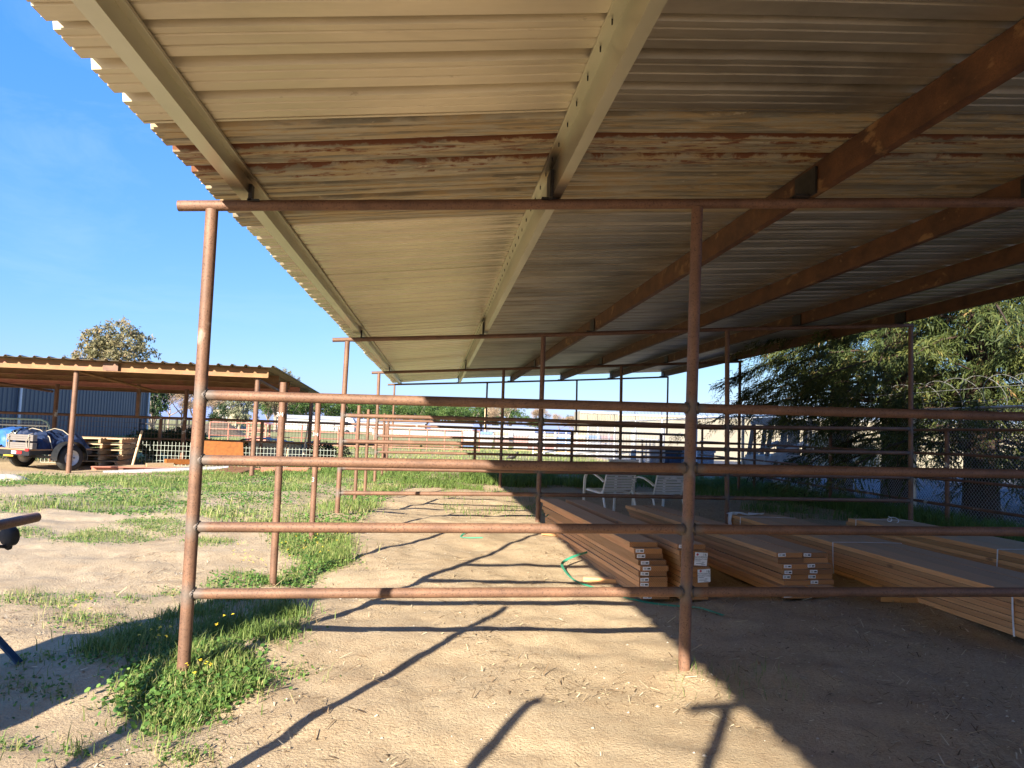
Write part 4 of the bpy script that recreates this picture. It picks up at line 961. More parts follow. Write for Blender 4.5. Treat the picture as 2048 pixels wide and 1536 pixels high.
# ------------------------------------------------------------------ trees: leaf-card crowns, one mesh per crown
def cards(P, D, L, W, rs, droop=0.0):
    """one narrow leaf quad (a kite) per point: P base, D direction, length L, width W"""
    n = len(P); D = D/np.linalg.norm(D, axis=1, keepdims=True)
    R_ = rs.normal(size=(n, 3)); S = np.cross(D, R_); S /= np.linalg.norm(S, axis=1, keepdims=True)+1e-9
    L = L[:, None]; W = W[:, None]
    v0 = P; v1 = P+D*L*.45+S*W*.5; v2 = P+D*L+np.array([0, 0, -1])*droop*L; v3 = P+D*L*.45-S*W*.5
    V = np.stack([v0, v1, v2, v3], 1).reshape(-1, 3); F = np.arange(4*n).reshape(-1, 4); return V, F
def conifer_mesh(seed, H=13.0, base=1.5, R0=3.2, nb=125, per=15, nl=8):
    rs = np.random.default_rng(seed); Ps = []; Ds = []; Rn = []; limbs = MB()
    for b in range(nb):
        t = (b+rs.random())/nb; z = base+(H-base)*t**1.15; r = R0*(1-t)**.75*(.65+.5*rs.random())+.25; a = b*2.399+rs.random()*.6
        rise = .25*rs.random()-.02; s = np.linspace(.12, 1, per)
        cx = np.cos(a)*r*s; cy = np.sin(a)*r*s; cz = z+r*rise*s-(.34*r)*s**2
        limbs.path([(0, 0, z)]+[(cx[i], cy[i], cz[i]) for i in range(0, per, 4)]+[(cx[-1], cy[-1], cz[-1])], [.045, .035, .025, .018, .012, .006][:2+len(range(0, per, 4))], 5)
        for i in range(per):
            if rs.random() < .12: continue
            q = (nl if s[i] > .3 else 1) if t > .12 else (nl-2 if s[i] > .3 else 1); tone = rs.random()*.4
            for f in range(q):
                o_ = np.array([cx[i], cy[i], cz[i]])+rs.normal(size=3)*np.array([.13, .13, .08])*(1.05-.45*s[i])*(.8+r*.25)
                aa = a+rs.normal()*.9; ax = np.array([np.cos(aa)*(.5+.5*rs.random()), np.sin(aa)*(.5+.5*rs.random()), -.10-.55*rs.random()]); ax /= np.linalg.norm(ax); fl_ = .22+.3*rs.random()
                sdv = np.cross(ax, rs.normal(size=3)); sdv /= np.linalg.norm(sdv); m_ = 13; tt = np.linspace(.08, 1, m_)
                sg = np.where(np.arange(m_) % 2 == 0, 1., -1.)[:, None]
                Ps.append(o_+ax*fl_*tt[:, None]+np.array([0, 0, -.10])*tt[:, None]**2*fl_*2); Ds.append(ax*.75+sdv*sg*.7+np.array([0, 0, -.25])); Rn.append(np.clip(tone+.15*rs.random()+rs.random(m_)*.35+(.35 if rs.random() < .04 else 0), 0, 1))
    P = np.concatenate(Ps); D = np.concatenate(Ds); rn = np.concatenate(Rn); n = len(P)
    V, F = cards(P, D, .075+.075*rs.random(n), .016+.014*rs.random(n), rs, .15)
    me = fastmesh('crown', V, F, 4, M['redwood'], np.repeat(rn, 4)); me2 = limbs.mesh('limbs', M['bark'])
    tm = MB(); tm.path([(0, 0, -.15), (0, 0, .25), (.02, 0, 1.2), (.0, .03, 3.2), (0, 0, H*.6), (0, 0, H)], [.40, .31, .27, .23, .13, .02], 16)
    return me, me2, tm.mesh('trunk', M['bark'])
cm = [conifer_mesh(1, base=2.5), conifer_mesh(2, base=1.5), conifer_mesh(3, base=1.3)]
rwd = [(1680, 17.6, 0, 1.0, 'dark drooping evergreen behind the chain link fence, farthest, hanging over the gate'), (1792, 15.4, 1, 1.05, 'dark drooping evergreen behind the chain link fence, middle of the row'),
       (1962, 13.4, 2, 1.08, 'dark drooping evergreen behind the chain link fence with the thickest trunk, at the right edge'), (2330, 11.2, 1, 1.0, 'dark drooping evergreen on the right, its boughs only just reaching in')]
rwx = []
for i, (u, Y, k, s, lab) in enumerate(rwd):
    X = at(u, 1000, Y)[0]; t = thing('evergreen_tree', lab, 'tree', (X, Y, .08), i*1.9, 'drooping evergreens along the chain link fence'); t.scale = (s, s, s)
    link('trunk', cm[k][2], t); c_ = link('crown', cm[k][0], t); link('limbs', cm[k][1], t)
for i, (X, Y) in enumerate(rwx):
    t = thing('evergreen_tree', 'dark drooping evergreen out of view to the right of the camera', 'tree', (X, Y, .08), i*1.3, 'drooping evergreens along the chain link fence'); link('trunk', cm[i % 2][2], t); link('crown', cm[i % 2][0], t); link('limbs', cm[i % 2][1], t)
def blob_tree_mesh(seed, H, W, trunk, matn, n, leaf, lobes=9, flat=.6, droop=0.0, low=.35, tm_='greybark'):
    rs = np.random.default_rng(seed); Ps = []; Rn = []; tb = MB()
    tb.path([(0, 0, -.2), (W*.01, 0, H*low*.6), (0, 0, H*.7)], [trunk*1.2, trunk, trunk*.35], 8)
    for l in range(lobes):
        a = l*2.4+rs.random(); rad = W*.5*(.25+.6*rs.random()) if l else 0; zc = H*(low+.2+(1-low-.3)*rs.random()); c = np.array([math.cos(a)*rad, math.sin(a)*rad, zc])
        rl = W*.5*(.36+.28*rs.random()); tb.path([(0, 0, H*low*.7), (c[0]*.5, c[1]*.5, (H*low+zc)*.5), tuple(c)], [trunk*.5, trunk*.3, trunk*.1], 6)
        q = n//lobes; dirs = rs.normal(size=(q, 3)); dirs /= np.linalg.norm(dirs, axis=1, keepdims=True); rr = rl*(.35+.75*rs.random(q)**.5)
        # clumps: pull leaves to sub-centres
        sub = rs.normal(size=(26, 3)); sub /= np.linalg.norm(sub, axis=1, keepdims=True); sc = sub*rl*(.6+.5*rs.random((26, 1))); idx = rs.integers(0, 26, q)
        p = sc[idx]+dirs*rl*.26*rs.random((q, 1)); p[:, 2] *= flat; Ps.append(p+c); tone = rs.random(26)*.55; Rn.append(np.clip(tone[idx]+rs.random(q)*.45, 0, 1))
    P = np.concatenate(Ps); rn = np.concatenate(Rn); D = rs.normal(size=P.shape); D[:, 2] -= droop
    V, F = cards(P, D, leaf*(.6+.8*rs.random(len(P))), leaf*.42*(.6+.8*rs.random(len(P))), rs)
    return fastmesh('crown', V, F, 4, M[matn], np.repeat(rn, 4)), tb.mesh('trunk', M[tm_])
def place_tree(name, label, meshes, X, Y, z, s, rz, group=None):
    t = thing(name, label, 'tree', (X, Y, z), rz, group); t.scale = (s, s, s); link('trunk', meshes[1], t); link('crown', meshes[0], t); return t
pm = [blob_tree_mesh(s, 9, 10.5, .28, 'pine', 5200, .42, 11, .55, 0, .3) for s in (21, 22, 23)]
pines = [(535, 1.0), (575, .92), (612, 1.0), (655, .98), (700, 1.02), (742, .96), (790, .90), (832, 1.0), (872, 1.0), (905, .94), (942, .98), (985, .78), (1020, .98), (1065, .68), (1160, .70)]
plabs = ['left end of the pine line, beside the pale willowy tree', 'second in the pine line right of the willowy tree', 'third in the pine line, over the white sheds', 'fourth in the pine line, left of the second frame', 'behind the second frame post', 'just right of the second frame post',
         'just right of the third frame post', 'over the second white roof', 'at the middle of the pine line', 'right of the middle of the pine line', 'left of the far timber post', 'small one between two gaps', 'tall one beside the leafless tree', 'small one before the tan thicket', 'rounded one left of the cream wall']
pines += [(553, .95), (594, 1.0), (676, .95), (722, 1.0), (768, .9), (812, .95), (852, .92), (890, .98), (925, .9), (962, .86)]
plabs += [q_+' in the back row of the pine line' for q_ in ('leftmost', 'second from left', 'third from left', 'fourth from left', 'fifth from left', 'sixth from left', 'fourth from right', 'third from right', 'second from right', 'rightmost')]
for i, (u, s) in enumerate(pines):
    Y = 205+(i*37 % 30)+(28 if i > 14 else 0); X = at(u, 855, Y)[0]; place_tree('pine_tree', 'distant green umbrella pine, '+plabs[i], pm[i % 3], X, Y, .0, s*1.06*Y/215, i*1.3, 'distant pine line')
em = blob_tree_mesh(31, 17, 10.5, .5, 'euca', 14000, .50, 20, .9, .6, .30)
X = at(226, 830, 92)[0]; place_tree('eucalyptus_tree', 'big brownish green tree rising behind the shed roof', em, X, 92, 0, .78, .4)
X = at(90, 830, 100)[0]; place_tree('eucalyptus_tree', 'small treetop just showing over the shed roof at left', em, X, 110, 0, .62, 2.2)
X = at(512, 840, 100)[0]; place_tree('eucalyptus_tree', 'faint treetop just above the right end of the shed roof', em, X, 112, 0, .57, 4.2)
wm = blob_tree_mesh(41, 10, 9, .35, 'willow', 7500, .5, 12, 1.1, 1.6, .2)
X = at(478, 846, 120)[0]; place_tree('willowy_tree', 'pale grey green drooping tree beyond the cream building', wm, X, 120, 0, .62, .3)
dm = blob_tree_mesh(51, 9, 6, .3, 'darkfol', 5200, .42, 12, 1.2, .3, .1)
X = at(306, 840, 78)[0]; place_tree('dark_tree', 'dark bushy tree at the corner of the blue building', dm, X, 78, 0, .62, 0)
X = at(440, 840, 88)[0]; place_tree('dark_tree', 'small dark green tree in front of the cream building', dm, X, 88, 0, .36, 1.0)
def bare_mesh(seed, H=9, W=8):
    rs = np.random.default_rng(seed); tb = MB(); tips = []
    def grow(p, d, L, r, k):
        q = p+d*L; tb.path([p, (p+q)/2+rs.normal(size=3)*L*.05, q], [r, r*.8, r*.6], 5)
        if k == 0: tips.append((q, d)); return
        for _ in range(3):
            nd = d+rs.normal(size=3)*.42; nd[2] = abs(nd[2])*.8+.15; nd /= np.linalg.norm(nd); grow(q, nd, L*.66, r*.58, k-1)
    grow(np.array([0, 0, -.2]), np.array([0, 0, 1.]), H*.32, .2, 4)
    P = []; D = []
    for q, d in tips:
        for _ in range(30): P.append(q+rs.normal(size=3)*H*.035); D.append(d+rs.normal(size=3)*.6)
    P = np.array(P); D = np.array(D); n = len(P); V, F = cards(P, D, .5+.5*rs.random(n), .035+.03*rs.random(n), rs)
    return fastmesh('crown', V, F, 4, M['twig'], np.repeat(rs.random(n), 4)), tb.mesh('trunk', M['greybark'])
bm_ = [bare_mesh(61), bare_mesh(62)]
for i, (u, Y, s, lab) in enumerate([(338, 95, .74, 'leafless tan tree seen under the shed roof, beside the dark tree'), (362, 99, .8, 'leafless tan tree seen under the shed roof, behind the dark post'), (385, 96, .72, 'leafless tan tree just left of the corner post'), (420, 101, .6, 'leafless tan tree just right of the corner post'),
                                     (1010, 190, 1.25, 'grey leafless tree in the gap of the pine line'), (1085, 200, 1.05, 'leafless tree right of the pine line'), (1118, 195, .85, 'leafless tan thicket left of the cream wall'), (1142, 180, .75, 'low leafless tan thicket touching the cream wall')]):
    X = at(u, 850, Y)[0]; place_tree('bare_tree', lab, bm_[i % 2], X, Y, 0, s, i*1.1, 'leafless trees far off')
# dark shrubs beyond the low panel
shm = blob_tree_mesh(71, .9, 1.3, .03, 'darkfol', 1500, .11, 7, .9, 0, .1)
for i, (u, Y, s, lab) in enumerate([(295, 25.2, .85, 'left end of the row'), (318, 25.3, 1.0, 'second in the row'), (340, 25.2, 1.0, 'third in the row'), (362, 25.4, 1.05, 'fourth in the row'), (384, 25.3, 1.0, 'behind the corner post'), (487, 25.0, .75, 'left of the hutch'), (632, 25.2, .8, 'right of the hutch'), (668, 25.3, .72, 'farther right, by the second frame post'), (300, 26.4, 1.0, 'back of the row at left'), (375, 26.3, 1.1, 'back of the row at right')]):
    X = at(u, 900, Y)[0]; t = place_tree('dark_shrub', 'dark leafy shrub beyond the wire fence, '+lab, shm, X, Y, .12, s, i, 'dark shrubs beyond the wire fence'); t['category'] = 'shrub'

# ------------------------------------------------------------------ things in and beyond the field
def bar_fence(name, label, u0, u1, Y, z0, z1, nr, npst, mat, r=.05):
    a = at(u0, 850, Y); b = at(u1, 850, Y); t = thing(name, label, 'fence', ((a[0]+b[0])/2, Y, .12))
    for k in range(npst): x_ = a[0]+(b[0]-a[0])*k/(npst-1); MB().tube((x_, Y, 0), (x_, Y, z1), r, 8).build('post', M[mat], t)
    for k in range(nr): z_ = z0+(z1-z0)*k/(nr-1); MB().tube((a[0], Y, z_), (b[0], Y, z_), r*.7, 8).build('rail', M[mat], t)
    return t
bar_fence('black_corral', 'black pipe corral beyond the blue building corner', 280, 402, 52, .35, 1.55, 4, 6, 'blacksteel', .06)
bar_fence('red_corral', 'long rusty red pipe corral in the field', 420, 960, 46, .25, 1.45, 4, 16, 'redbeam', .04)
bar_fence('white_fence', 'white tube fence before the stacked goods', 1068, 1240, 43, .3, 1.6, 3, 9, 'whitesteel', .05)
fd = thing('hay_feeder', 'rusty red hay feeder with a peaked roof in the field', 'feeder', (at(514, 865, 44)[0], 44, .12)); fx_ = fd.location.x
for s in (-1, 1):
    for q in (0, 1.0): MB().box((fx_+s*.5, 44+q, .75), (.09, .09, 1.4)).build('leg', M['redbeam'], fd)
MB().box((fx_, 44.5, .5), (1.1, 1.0, .35)).build('trough', M['redbeam'], fd); m = MB(); m.add([(fx_-.7, 43.8, 1.48), (fx_+.7, 43.8, 1.42), (fx_+.7, 45.3, 1.42), (fx_-.7, 45.3, 1.48), (fx_-.1, 43.8, 1.66), (fx_-.1, 45.3, 1.66)], [(0, 4, 5, 3), (4, 1, 2, 5), (0, 1, 4), (2, 3, 5), (0, 3, 2, 1)]); m.build('roof', M['redbeam'], fd)
for z_ in (.95, 1.2): MB().box((fx_, 44, z_), (1.0, .04, .07)).build('rail', M['redbeam'], fd)
def mound(label, u, Y, W, H, mat='mound'):
    p = at(u, 860, Y); rs = np.random.default_rng(int(u)); m = MB(); vs = []; n = 20
    for j in range(n+1):
        for i in range(n+1):
            x_ = (i/n-.5)*2; y_ = (j/n-.5)*2; r = math.hypot(x_, y_); h = max(0, 1-r*r)*(1+.35*math.sin(x_*5+y_*3)); vs.append((x_*W/2, y_*W/3, h*H+rs.normal()*.03-.03))
    m.add(vs, [(j*(n+1)+i, j*(n+1)+i+1, (j+1)*(n+1)+i+1, (j+1)*(n+1)+i) for j in range(n) for i in range(n)], True); o = m.build('dirt_mound', M[mat], None, world=False); o.location = (p[0], Y, .13); return tag(o, label, 'mound')
mound('dark soil mound on the grass before the black corral', 340, 40, 4.4, .75); mound('dark soil mound behind the corner post, farther off', 420, 75, 8, 1.2)
# far white sheds and trucks under the pines
def far_shed(label, u0, u1, Y, z1, mat, rmat, rise=.5, name='white_shed'):
    a = at(u0, 850, Y); b = at(u1, 850, Y); t = thing(name, label, 'building', ((a[0]+b[0])/2, Y, 0)); c = (a[0]+b[0])/2; W = b[0]-a[0]
    MB().box((c, Y+4, z1/2), (W, 8, z1)).build('wall', M[mat], t)
    m = MB(); e = .3; m.add([(c-W/2-e, Y-e, z1+.003), (c+W/2+e, Y-e, z1+.003), (c+W/2+e, Y+8+e, z1+.003), (c-W/2-e, Y+8+e, z1+.003), (c-W/2-e, Y+4, z1+rise), (c+W/2+e, Y+4, z1+rise)], [(0, 1, 5, 4), (2, 3, 4, 5), (1, 2, 5), (3, 0, 4), (0, 3, 2, 1)]); m.build('roof', M[rmat], t)
    d = MB(); k = 0
    while c-W/2+1.5+k*4 < c+W/2-1.5: d.box((c-W/2+1.8+k*4, Y-.02, z1*.38), (1.4, .06, z1*.7)); k += 1
    d.build('door', M['coop'], t)
for l, u0, u1, Y, z, r_ in (('white long low shed far off under the pines, left of the second frame', 548, 690, 170, 2.6, .9), ('white long low shed far off, right of the second frame', 700, 850, 175, 2.5, .7), ('white low shed far off at the middle', 862, 945, 165, 2.2, .6), ('white low shed far off right of the timber post', 980, 1070, 160, 2.1, .5)):
    far_shed(l, u0, u1, Y, z, 'offwhite', 'offwhite', r_)
far_shed('cream low building behind the small dark tree', 424, 472, 130, 3.6, 'cream', 'offwhite', .5, 'cream_building')
hz_ = thing('camper_trailer', 'rounded white camper beside the second frame post, far off', 'camper', (at(690, 850, 120)[0], 120, .1)); cx_ = hz_.location.x
MB().prism([(-1.6, .4), (1.6, .4), (1.6, 2.0), (1.3, 2.5), (.8, 2.7), (-.9, 2.7), (-1.4, 2.4), (-1.6, 1.8)], (cx_, 119, .1), (cx_, 122, .1)).build('body', M['offwhite'], hz_); MB().box((cx_, 118.97, 1.8), (1.2, .04, .6)).build('window', M['glass'], hz_)
for s in (-.5, .5): MB().lathe([(0, -.1), (.35, -.1), (.35, .1), (0, .1)], (cx_+s, 118.95, .45), 16, 'y').build('wheel', M['rubber'], hz_)
far_shed('white painted low stall row along the far fence line', 745, 1000, 118, 1.15, 'offwhite', 'cream', .12, 'stall_row')
# far pole
p = at(971, 840, 70); tag(MB().tube((p[0], 70, 0), (p[0], 70, 3.6), .12, 10).build('timber_post', M['pole']), 'pale timber post standing alone in the far field', 'post')
# stacked goods on pallets
random.seed(21)
gl = ['by the sunny end of the row', 'second from the sunny end', 'third from the sunny end', 'fourth from the sunny end', 'left of the dark frame post', 'behind the dark frame post', 'right of the dark frame post', 'third from the cream wall', 'second from the cream wall', 'touching the cream wall']
for i in range(10):
    u = 940+i*31 if i < 3 else 1040+(i-3)*29
    Y = 54-i*.5; X = at(u, 880, Y)[0]; t = thing('wrapped_goods_stack', 'pale shrink wrapped goods stack past the wire fence, '+gl[i], 'goods', (X, Y, .1), 0, 'wrapped goods stacked in the yard')
    z = .22; MB().box((X, Y, .16), (1.02, 1.0, .12)).build('pallet', M['palewood'], t)
    for k in range(5): h = .24; MB().box((X+random.uniform(-.03, .03), Y+random.uniform(-.02, .02), z+h/2), (.98, .96, h-.012), ch=.03).build('layer', random.choice(M['goods'][:1]*3+M['goods']), t); z += h
# cream wall and container yard
cw = thing('cream_wall', 'long cream block wall with spray paint behind the chain link fence', 'wall', (22, 44, 0))
a = at(1238, 850, 46); WZ = 2.75
wv = MB(); wv.prism([(0, 0), (.25, 0), (.25, WZ), (0, WZ)], (a[0], 46, 0), (34, 36, 0)); wv.build('face', M['cream'], cw); wv = MB(); wv.prism([(-.06, WZ+.003), (.31, WZ+.003), (.31, WZ+.12), (-.06, WZ+.12)], (a[0], 46, 0), (34, 36, 0)); wv.build('coping', M['offwhite'], cw)
def onwall(t): return Vector((a[0]+(34-a[0])*t, 46-10*t, 0))
random.seed(5); dW = (onwall(1)-onwall(0)).normalized(); nW = Vector((dW.y, -dW.x, 0))
for nm, mt, t0, z0 in (('graffiti', 'pinkpaint', .10, 1.9), ('graffiti', 'greenpaint', .19, 2.0), ('graffiti', 'pinkpaint', .25, 1.0), ('graffiti', 'pinkpaint', .5, 1.9), ('graffiti', 'greenpaint', .33, .9)):
    g = MB(); p = onwall(t0)+nW*.012; pts = [p+dW*(k*.16+.1*math.sin(k*2.1))+Vector((0, 0, z0+.25*math.sin(k*1.9))) for k in range(9)]; g.ribbon(pts, .07, nW, .006); g.build(nm, M[mt], cw)
ctn = thing('cream_container', 'pale cream storage container at the left end of the cream wall', 'container', (0, 0, 0)); 
a1 = at(1161, 822, 52); b1 = at(1238, 822, 52); cz = a1[2]; 
ctn.location = ((a1[0]+b1[0])/2, 52, .1); pr = []; x_ = a1[0]
m = MB(); m.box(((a1[0]+b1[0])/2, 53.2, cz/2+.05), (b1[0]-a1[0], 2.4, cz-.1))
m.build('body', M['cream'], ctn)
rb = MB(); 
while x_ < b1[0]: rb.box((x_, 51.98, cz/2), (.09, .04, cz-.35)); x_ += .22
rb.build('rib', M['cream'], ctn); rb = MB(); 
for z_ in (.1, cz-.08): rb.box(((a1[0]+b1[0])/2, 51.96, z_), (b1[0]-a1[0], .08, .14))
rb.build('frame', M['offwhite'], ctn)
# gate across the lane, dark rack, bins
lg_ = thing('lane_gate', 'galvanized chain link gate frame across the lane beside the cream wall', 'gate', (at(1295, 900, 30)[0], 30, .1))
x0, x1 = at(1267, 900, 30)[0], at(1326, 900, 30)[0]
MB().tube((x0, 30, 0), (x0, 30, 1.75), .12, 12).build('post', M['offwhite'], lg_); MB().tube((x1, 30, 0), (x1, 30, 2.1), .06, 12).build('post', M['galvtube'], lg_)
for z_ in (.35, .85, 1.38): MB().tube((x0, 30, z_), (x1, 30, z_-.02), .03, 8).build('rail', M['galvtube'], lg_)
mesh_panel(x0+.1, x1-.05, 30.02, .2, 1.36, .11, .11, .004, M['chain'], lg_)
rk = thing('steel_rack', 'dark upright steel rack standing behind the lane gate', 'rack', (at(1296, 900, 32)[0], 32, .1)); rx = rk.location.x
for k in range(4): MB().box((rx-.27+.18*k, 32, .75), (.06, .06, 1.25)).build('upright', M['blacksteel'], rk)
for z_ in (.35, .62, .9, 1.36): MB().box((rx, 31.96, z_), (.62, .05, .06)).build('bar', M['blacksteel'], rk)
db = thing('steel_bin', 'dark navy steel skip bin in the shade behind the centre post', 'bin', (at(1352, 920, 27)[0], 27, .1)); x0, x1 = at(1328, 900, 27)[0], at(1425, 900, 27)[0]
MB().prism([(-.9, .15), (.9, .15), (1.0, 1.02), (-1.0, 1.02)], (x0, 27.8, 0), (x1, 27.8, 0)).build('body', M['binblue'], db); MB().box(((x0+x1)/2, 26.79, 1.0), (x1-x0+.06, .1, .09)).build('rim', M['blacksteel'], db)
for k in range(4): MB().box((x0+.2+(x1-x0-.4)*k/3, 26.85, .55), (.07, .10, .8), M=Matrix.Rotation(-.10, 3, 'X')).build('rib', M['binblue'], db)
MB().box((x0+.75, 26.80, .62), (.09, .03, .22)).build('sticker', M['offwhite'], db)
# blue white pipes scattered on the ground beyond the fence
for i, (u0, v0, u1, v1) in enumerate([(1088, 905, 1130, 898), (1100, 912, 1190, 903), (1130, 909, 1215, 915)]):
    lying('white_pipe', 'white pipe lying on the ground by the wrapped goods, '+['shortest, at left', 'slanting up to the right', 'slanting down to the right'][i], 'pipe', at(u0, v0, 40), at(u1, v1, 42), None, 'offwhite', tube=True, r=.06)
bd = thing('black_bird', 'small dark bird standing on the grass beyond the wire fence', 'bird', (at(1024, 903, 31)[0], 31, .14)); m = MB(); bx_ = bd.location.x
m.path([(bx_-.24, 31, .36), (bx_-.12, 31, .40), (bx_+.0, 31, .42), (bx_+.12, 31, .44), (bx_+.19, 31, .52), (bx_+.20, 31, .60), (bx_+.25, 31, .61), (bx_+.31, 31, .60)], [.015, .06, .10, .085, .045, .045, .04, .006], 10); m.build('body', M['blacksteel'], bd)
for s in (-.04, .04): MB().tube((bx_+.02, 31+s, .13), (bx_+.02, 31+s, .36), .012, 6).build('leg', M['blacksteel'], bd)

# ------------------------------------------------------------------ compact loader behind the chain link
LX, LY = at(1560, 920, 21)[0], 21.0
ldr = thing('skid_loader', 'white compact skid loader with a dark caged cab behind the chain link fence', 'loader', (LX, LY, .1), 0)
def lb_(name, m, mat, par=None): return m.build(name, mat if not isinstance(mat, str) else M[mat], par or ldr, world=False)
m = MB(); m.prism([(-.75, .30), (.75, .30), (.82, .62), (.80, .92), (.2, 1.02), (-.80, .95)], (0, -.7, 0), (0, .7, 0)); lb_('body', m, 'whitesteel')
m = MB(); m.lathe([(0, -.02), (.34, -.01), (.36, .0), (.36, .03), (0, .04)], (.18, -.735, .62), 24, 'y'); lb_('side_panel', m, 'blackpaint')
m = MB(); m.box((.16, 0, 1.98), (1.5, 1.3, .17), M=Matrix.Rotation(.05, 3, 'Y')); m.box((-.5, 0, 1.95), (.35, 1.25, .12), M=Matrix.Rotation(.05, 3, 'Y')); lb_('cab_roof', m, 'blackpaint')
for (xa, xb) in ((-.72, -.56), (-.30, -.17), (.42, .50)):
    for s in (-.62, .62): m = MB(); m.tube((xa, s, .9), (xb, s, 1.95), .07, 8); lb_('cab_post', m, 'blackpaint')
m = MB()
for k in range(6): m.tube((-.6+.08*k*.0, -.62, 1.1+.14*k), (.42, -.62, 1.1+.14*k), .009, 5)
for k in range(5): m.tube((-.5+.2*k, -.62, .95), (-.42+.2*k, -.62, 1.92), .009, 5)
lb_('side_screen', m, 'blacksteel')
m = MB(); m.box((.3, .1, 1.15), (.5, .5, .5)); m.box((.48, .1, 1.5), (.14, .48, .6)); lb_('seat', m, 'rubber')
for s in (-.78, .78): m = MB(); m.path([(.85, s, 1.05), (.3, s, 1.35), (-.6, s, .95), (-1.05, s, .45)], .08, 8); lb_('lift_arm', m, 'whitesteel')
m = MB(); m.add([(-1.1, -.85, .62), (-1.0, -.85, .1), (-1.55, -.85, .05), (-1.1, .85, .62), (-1.0, .85, .1), (-1.55, .85, .05), (-1.06, -.85, .36), (-1.06, .85, .36)], [(0, 1, 2), (3, 5, 4), (0, 3, 4, 1), (1, 4, 5, 2)]); lb_('bucket', m, 'whitesteel')
for x_ in (-.5, .5):
    for s in (-.78, .78):
        m = MB(); m.lathe([(.0, -.12), (.2, -.13), (.33, -.12), (.36, -.06), (.36, .06), (.33, .12), (.2, .13), (0, .12)], (x_, s, .34), 22, 'y'); wo = lb_('wheel', m, 'rubber'); m = MB(); m.lathe([(0, -.135), (.19, -.14), (.19, .14), (0, .135)], (x_, s, .34), 18, 'y'); m.build('rim', M['whitesteel'], wo, world=False)
m = MB(); 
for (x_, z_) in ((-.45, .75), (-.3, .62), (-.55, .52), (-.2, .84), (.62, .8)): m.lathe([(0, -.005), (.05, -.004), (.055, .004), (0, .006)], (x_, -.705, z_), 12, 'y')
lb_('bolt_cap', m, 'blackpaint')

# ------------------------------------------------------------------ grass and weeds
def blades(P, h, w, lean, rs, col):
    """bent two-part blades: 5 verts -> a quad and a folded quad tip"""
    n = len(P); a = rs.random(n)*2*PI; d = np.stack([np.cos(a), np.sin(a), np.zeros(n)], 1); s = np.stack([-np.sin(a), np.cos(a), np.zeros(n)], 1)
    up = np.array([0, 0, 1.]); h = h[:, None]; w = w[:, None]; l = lean[:, None]
    b0 = P-s*w/2; b1 = P+s*w/2; mid = P+up*h*.6+d*l*h*.3; m0 = mid-s*w*.38; m1 = mid+s*w*.38; t0 = P+up*h*(1-.25*l)+d*l*h*.9-s*w*.06; t1 = t0+s*w*.12
    V = np.stack([b0, b1, m1, m0, t1, t0], 1).reshape(-1, 3); i = np.arange(n)*6
    F = np.concatenate([np.stack([i, i+1, i+2, i+3], 1), np.stack([i+3, i+2, i+4, i+5], 1)]); return V, F, np.repeat(col, 6)
def leaves(P, size, rs, col, flat=.6):
    n = len(P); a = rs.random(n)*2*PI; nrm = rs.normal(size=(n, 3))*flat; nrm[:, 2] = 1; nrm /= np.linalg.norm(nrm, axis=1, keepdims=True)
    t = np.stack([np.cos(a), np.sin(a), np.zeros(n)], 1); t -= nrm*(t*nrm).sum(1, keepdims=True); t /= np.linalg.norm(t, axis=1, keepdims=True); b = np.cross(nrm, t); s = size[:, None]
    v = [P+t*s*c+b*s*e for c, e in ((-.5, 0), (-.15, -.42), (.42, -.3), (.55, 0), (.42, .3), (-.15, .42))]
    V = np.stack(v, 1).reshape(-1, 3); F = np.arange(6*n).reshape(-1, 6); return V, F, np.repeat(col, 6)
rs = np.random.default_rng(5); GV = []; GF = []; GC = []; nvv = 0; WV = []; WF = []; WC = []; nw = 0
def addg(P, h, w, lean, col):
    global nvv
    V, F, c = blades(P, h, w, lean, rs, col); GV.append(V); GF.append(F+nvv); GC.append(c); nvv += len(V)
def addw(P, size, col, flat=.6):
    global nw
    V, F, c = leaves(P, size, rs, col, flat); WV.append(V); WF.append(F+nw); WC.append(c); nw += len(V)
def sample(poly, n, holes=(), clump=0.0, cs=2.2):
    lo, hi = poly.min(0), poly.max(0); A = rs.random((n*4, 2))*(hi-lo)+lo; k = inpoly(poly, A[:, 0], A[:, 1])
    for h_ in holes: k &= ~inpoly(h_, A[:, 0], A[:, 1])
    k &= ~((A[:, 0] > .75) & (A[:, 1] < 17))
    if clump: k &= vnoise(A[:, 0]*cs+11, A[:, 1]*cs+4) > rs.normal(size=len(A))*.16-.5+clump
    A = A[k][:n]; A = A+rs.normal(size=A.shape)*.07*(.4+1.6*rs.random((len(A), 1))**2); return np.concatenate([A, G(A[:, 0], A[:, 1])[:, None]], 1)
def grassy(poly, n, h, w, dry=.0, holes=(), clump=.28, cs=2.2):
    P = sample(poly, n, holes, clump, cs); m_ = len(P); hv = .75+.9*np.clip(vnoise(P[:, 0]*1.4, P[:, 1]*1.4)+.3, 0, 1)
    addg(P, h*hv*(.5+.7*rs.random(m_)), w*(.7+.6*rs.random(m_)), .25+.8*rs.random(m_), np.clip(rs.random(m_)*.75+dry+.25*vnoise(P[:, 0]*.9+30, P[:, 1]*.9), 0, 1)); return P
def weedy(poly, n, hmax, size, holes=(), clump=.3, cs=2.6):
    P = sample(poly, n, holes, clump, cs); P[:, 2] += hmax*rs.random(len(P))*np.clip(.4+1.4*vnoise(P[:, 0]*2+7, P[:, 1]*2), .15, 1.1); addw(P, size*(.6+.8*rs.random(len(P))), np.clip(rs.random(len(P))*.8+.3*vnoise(P[:, 0]*1.5, P[:, 1]*1.5), 0, 1))
near_m = MEADOW
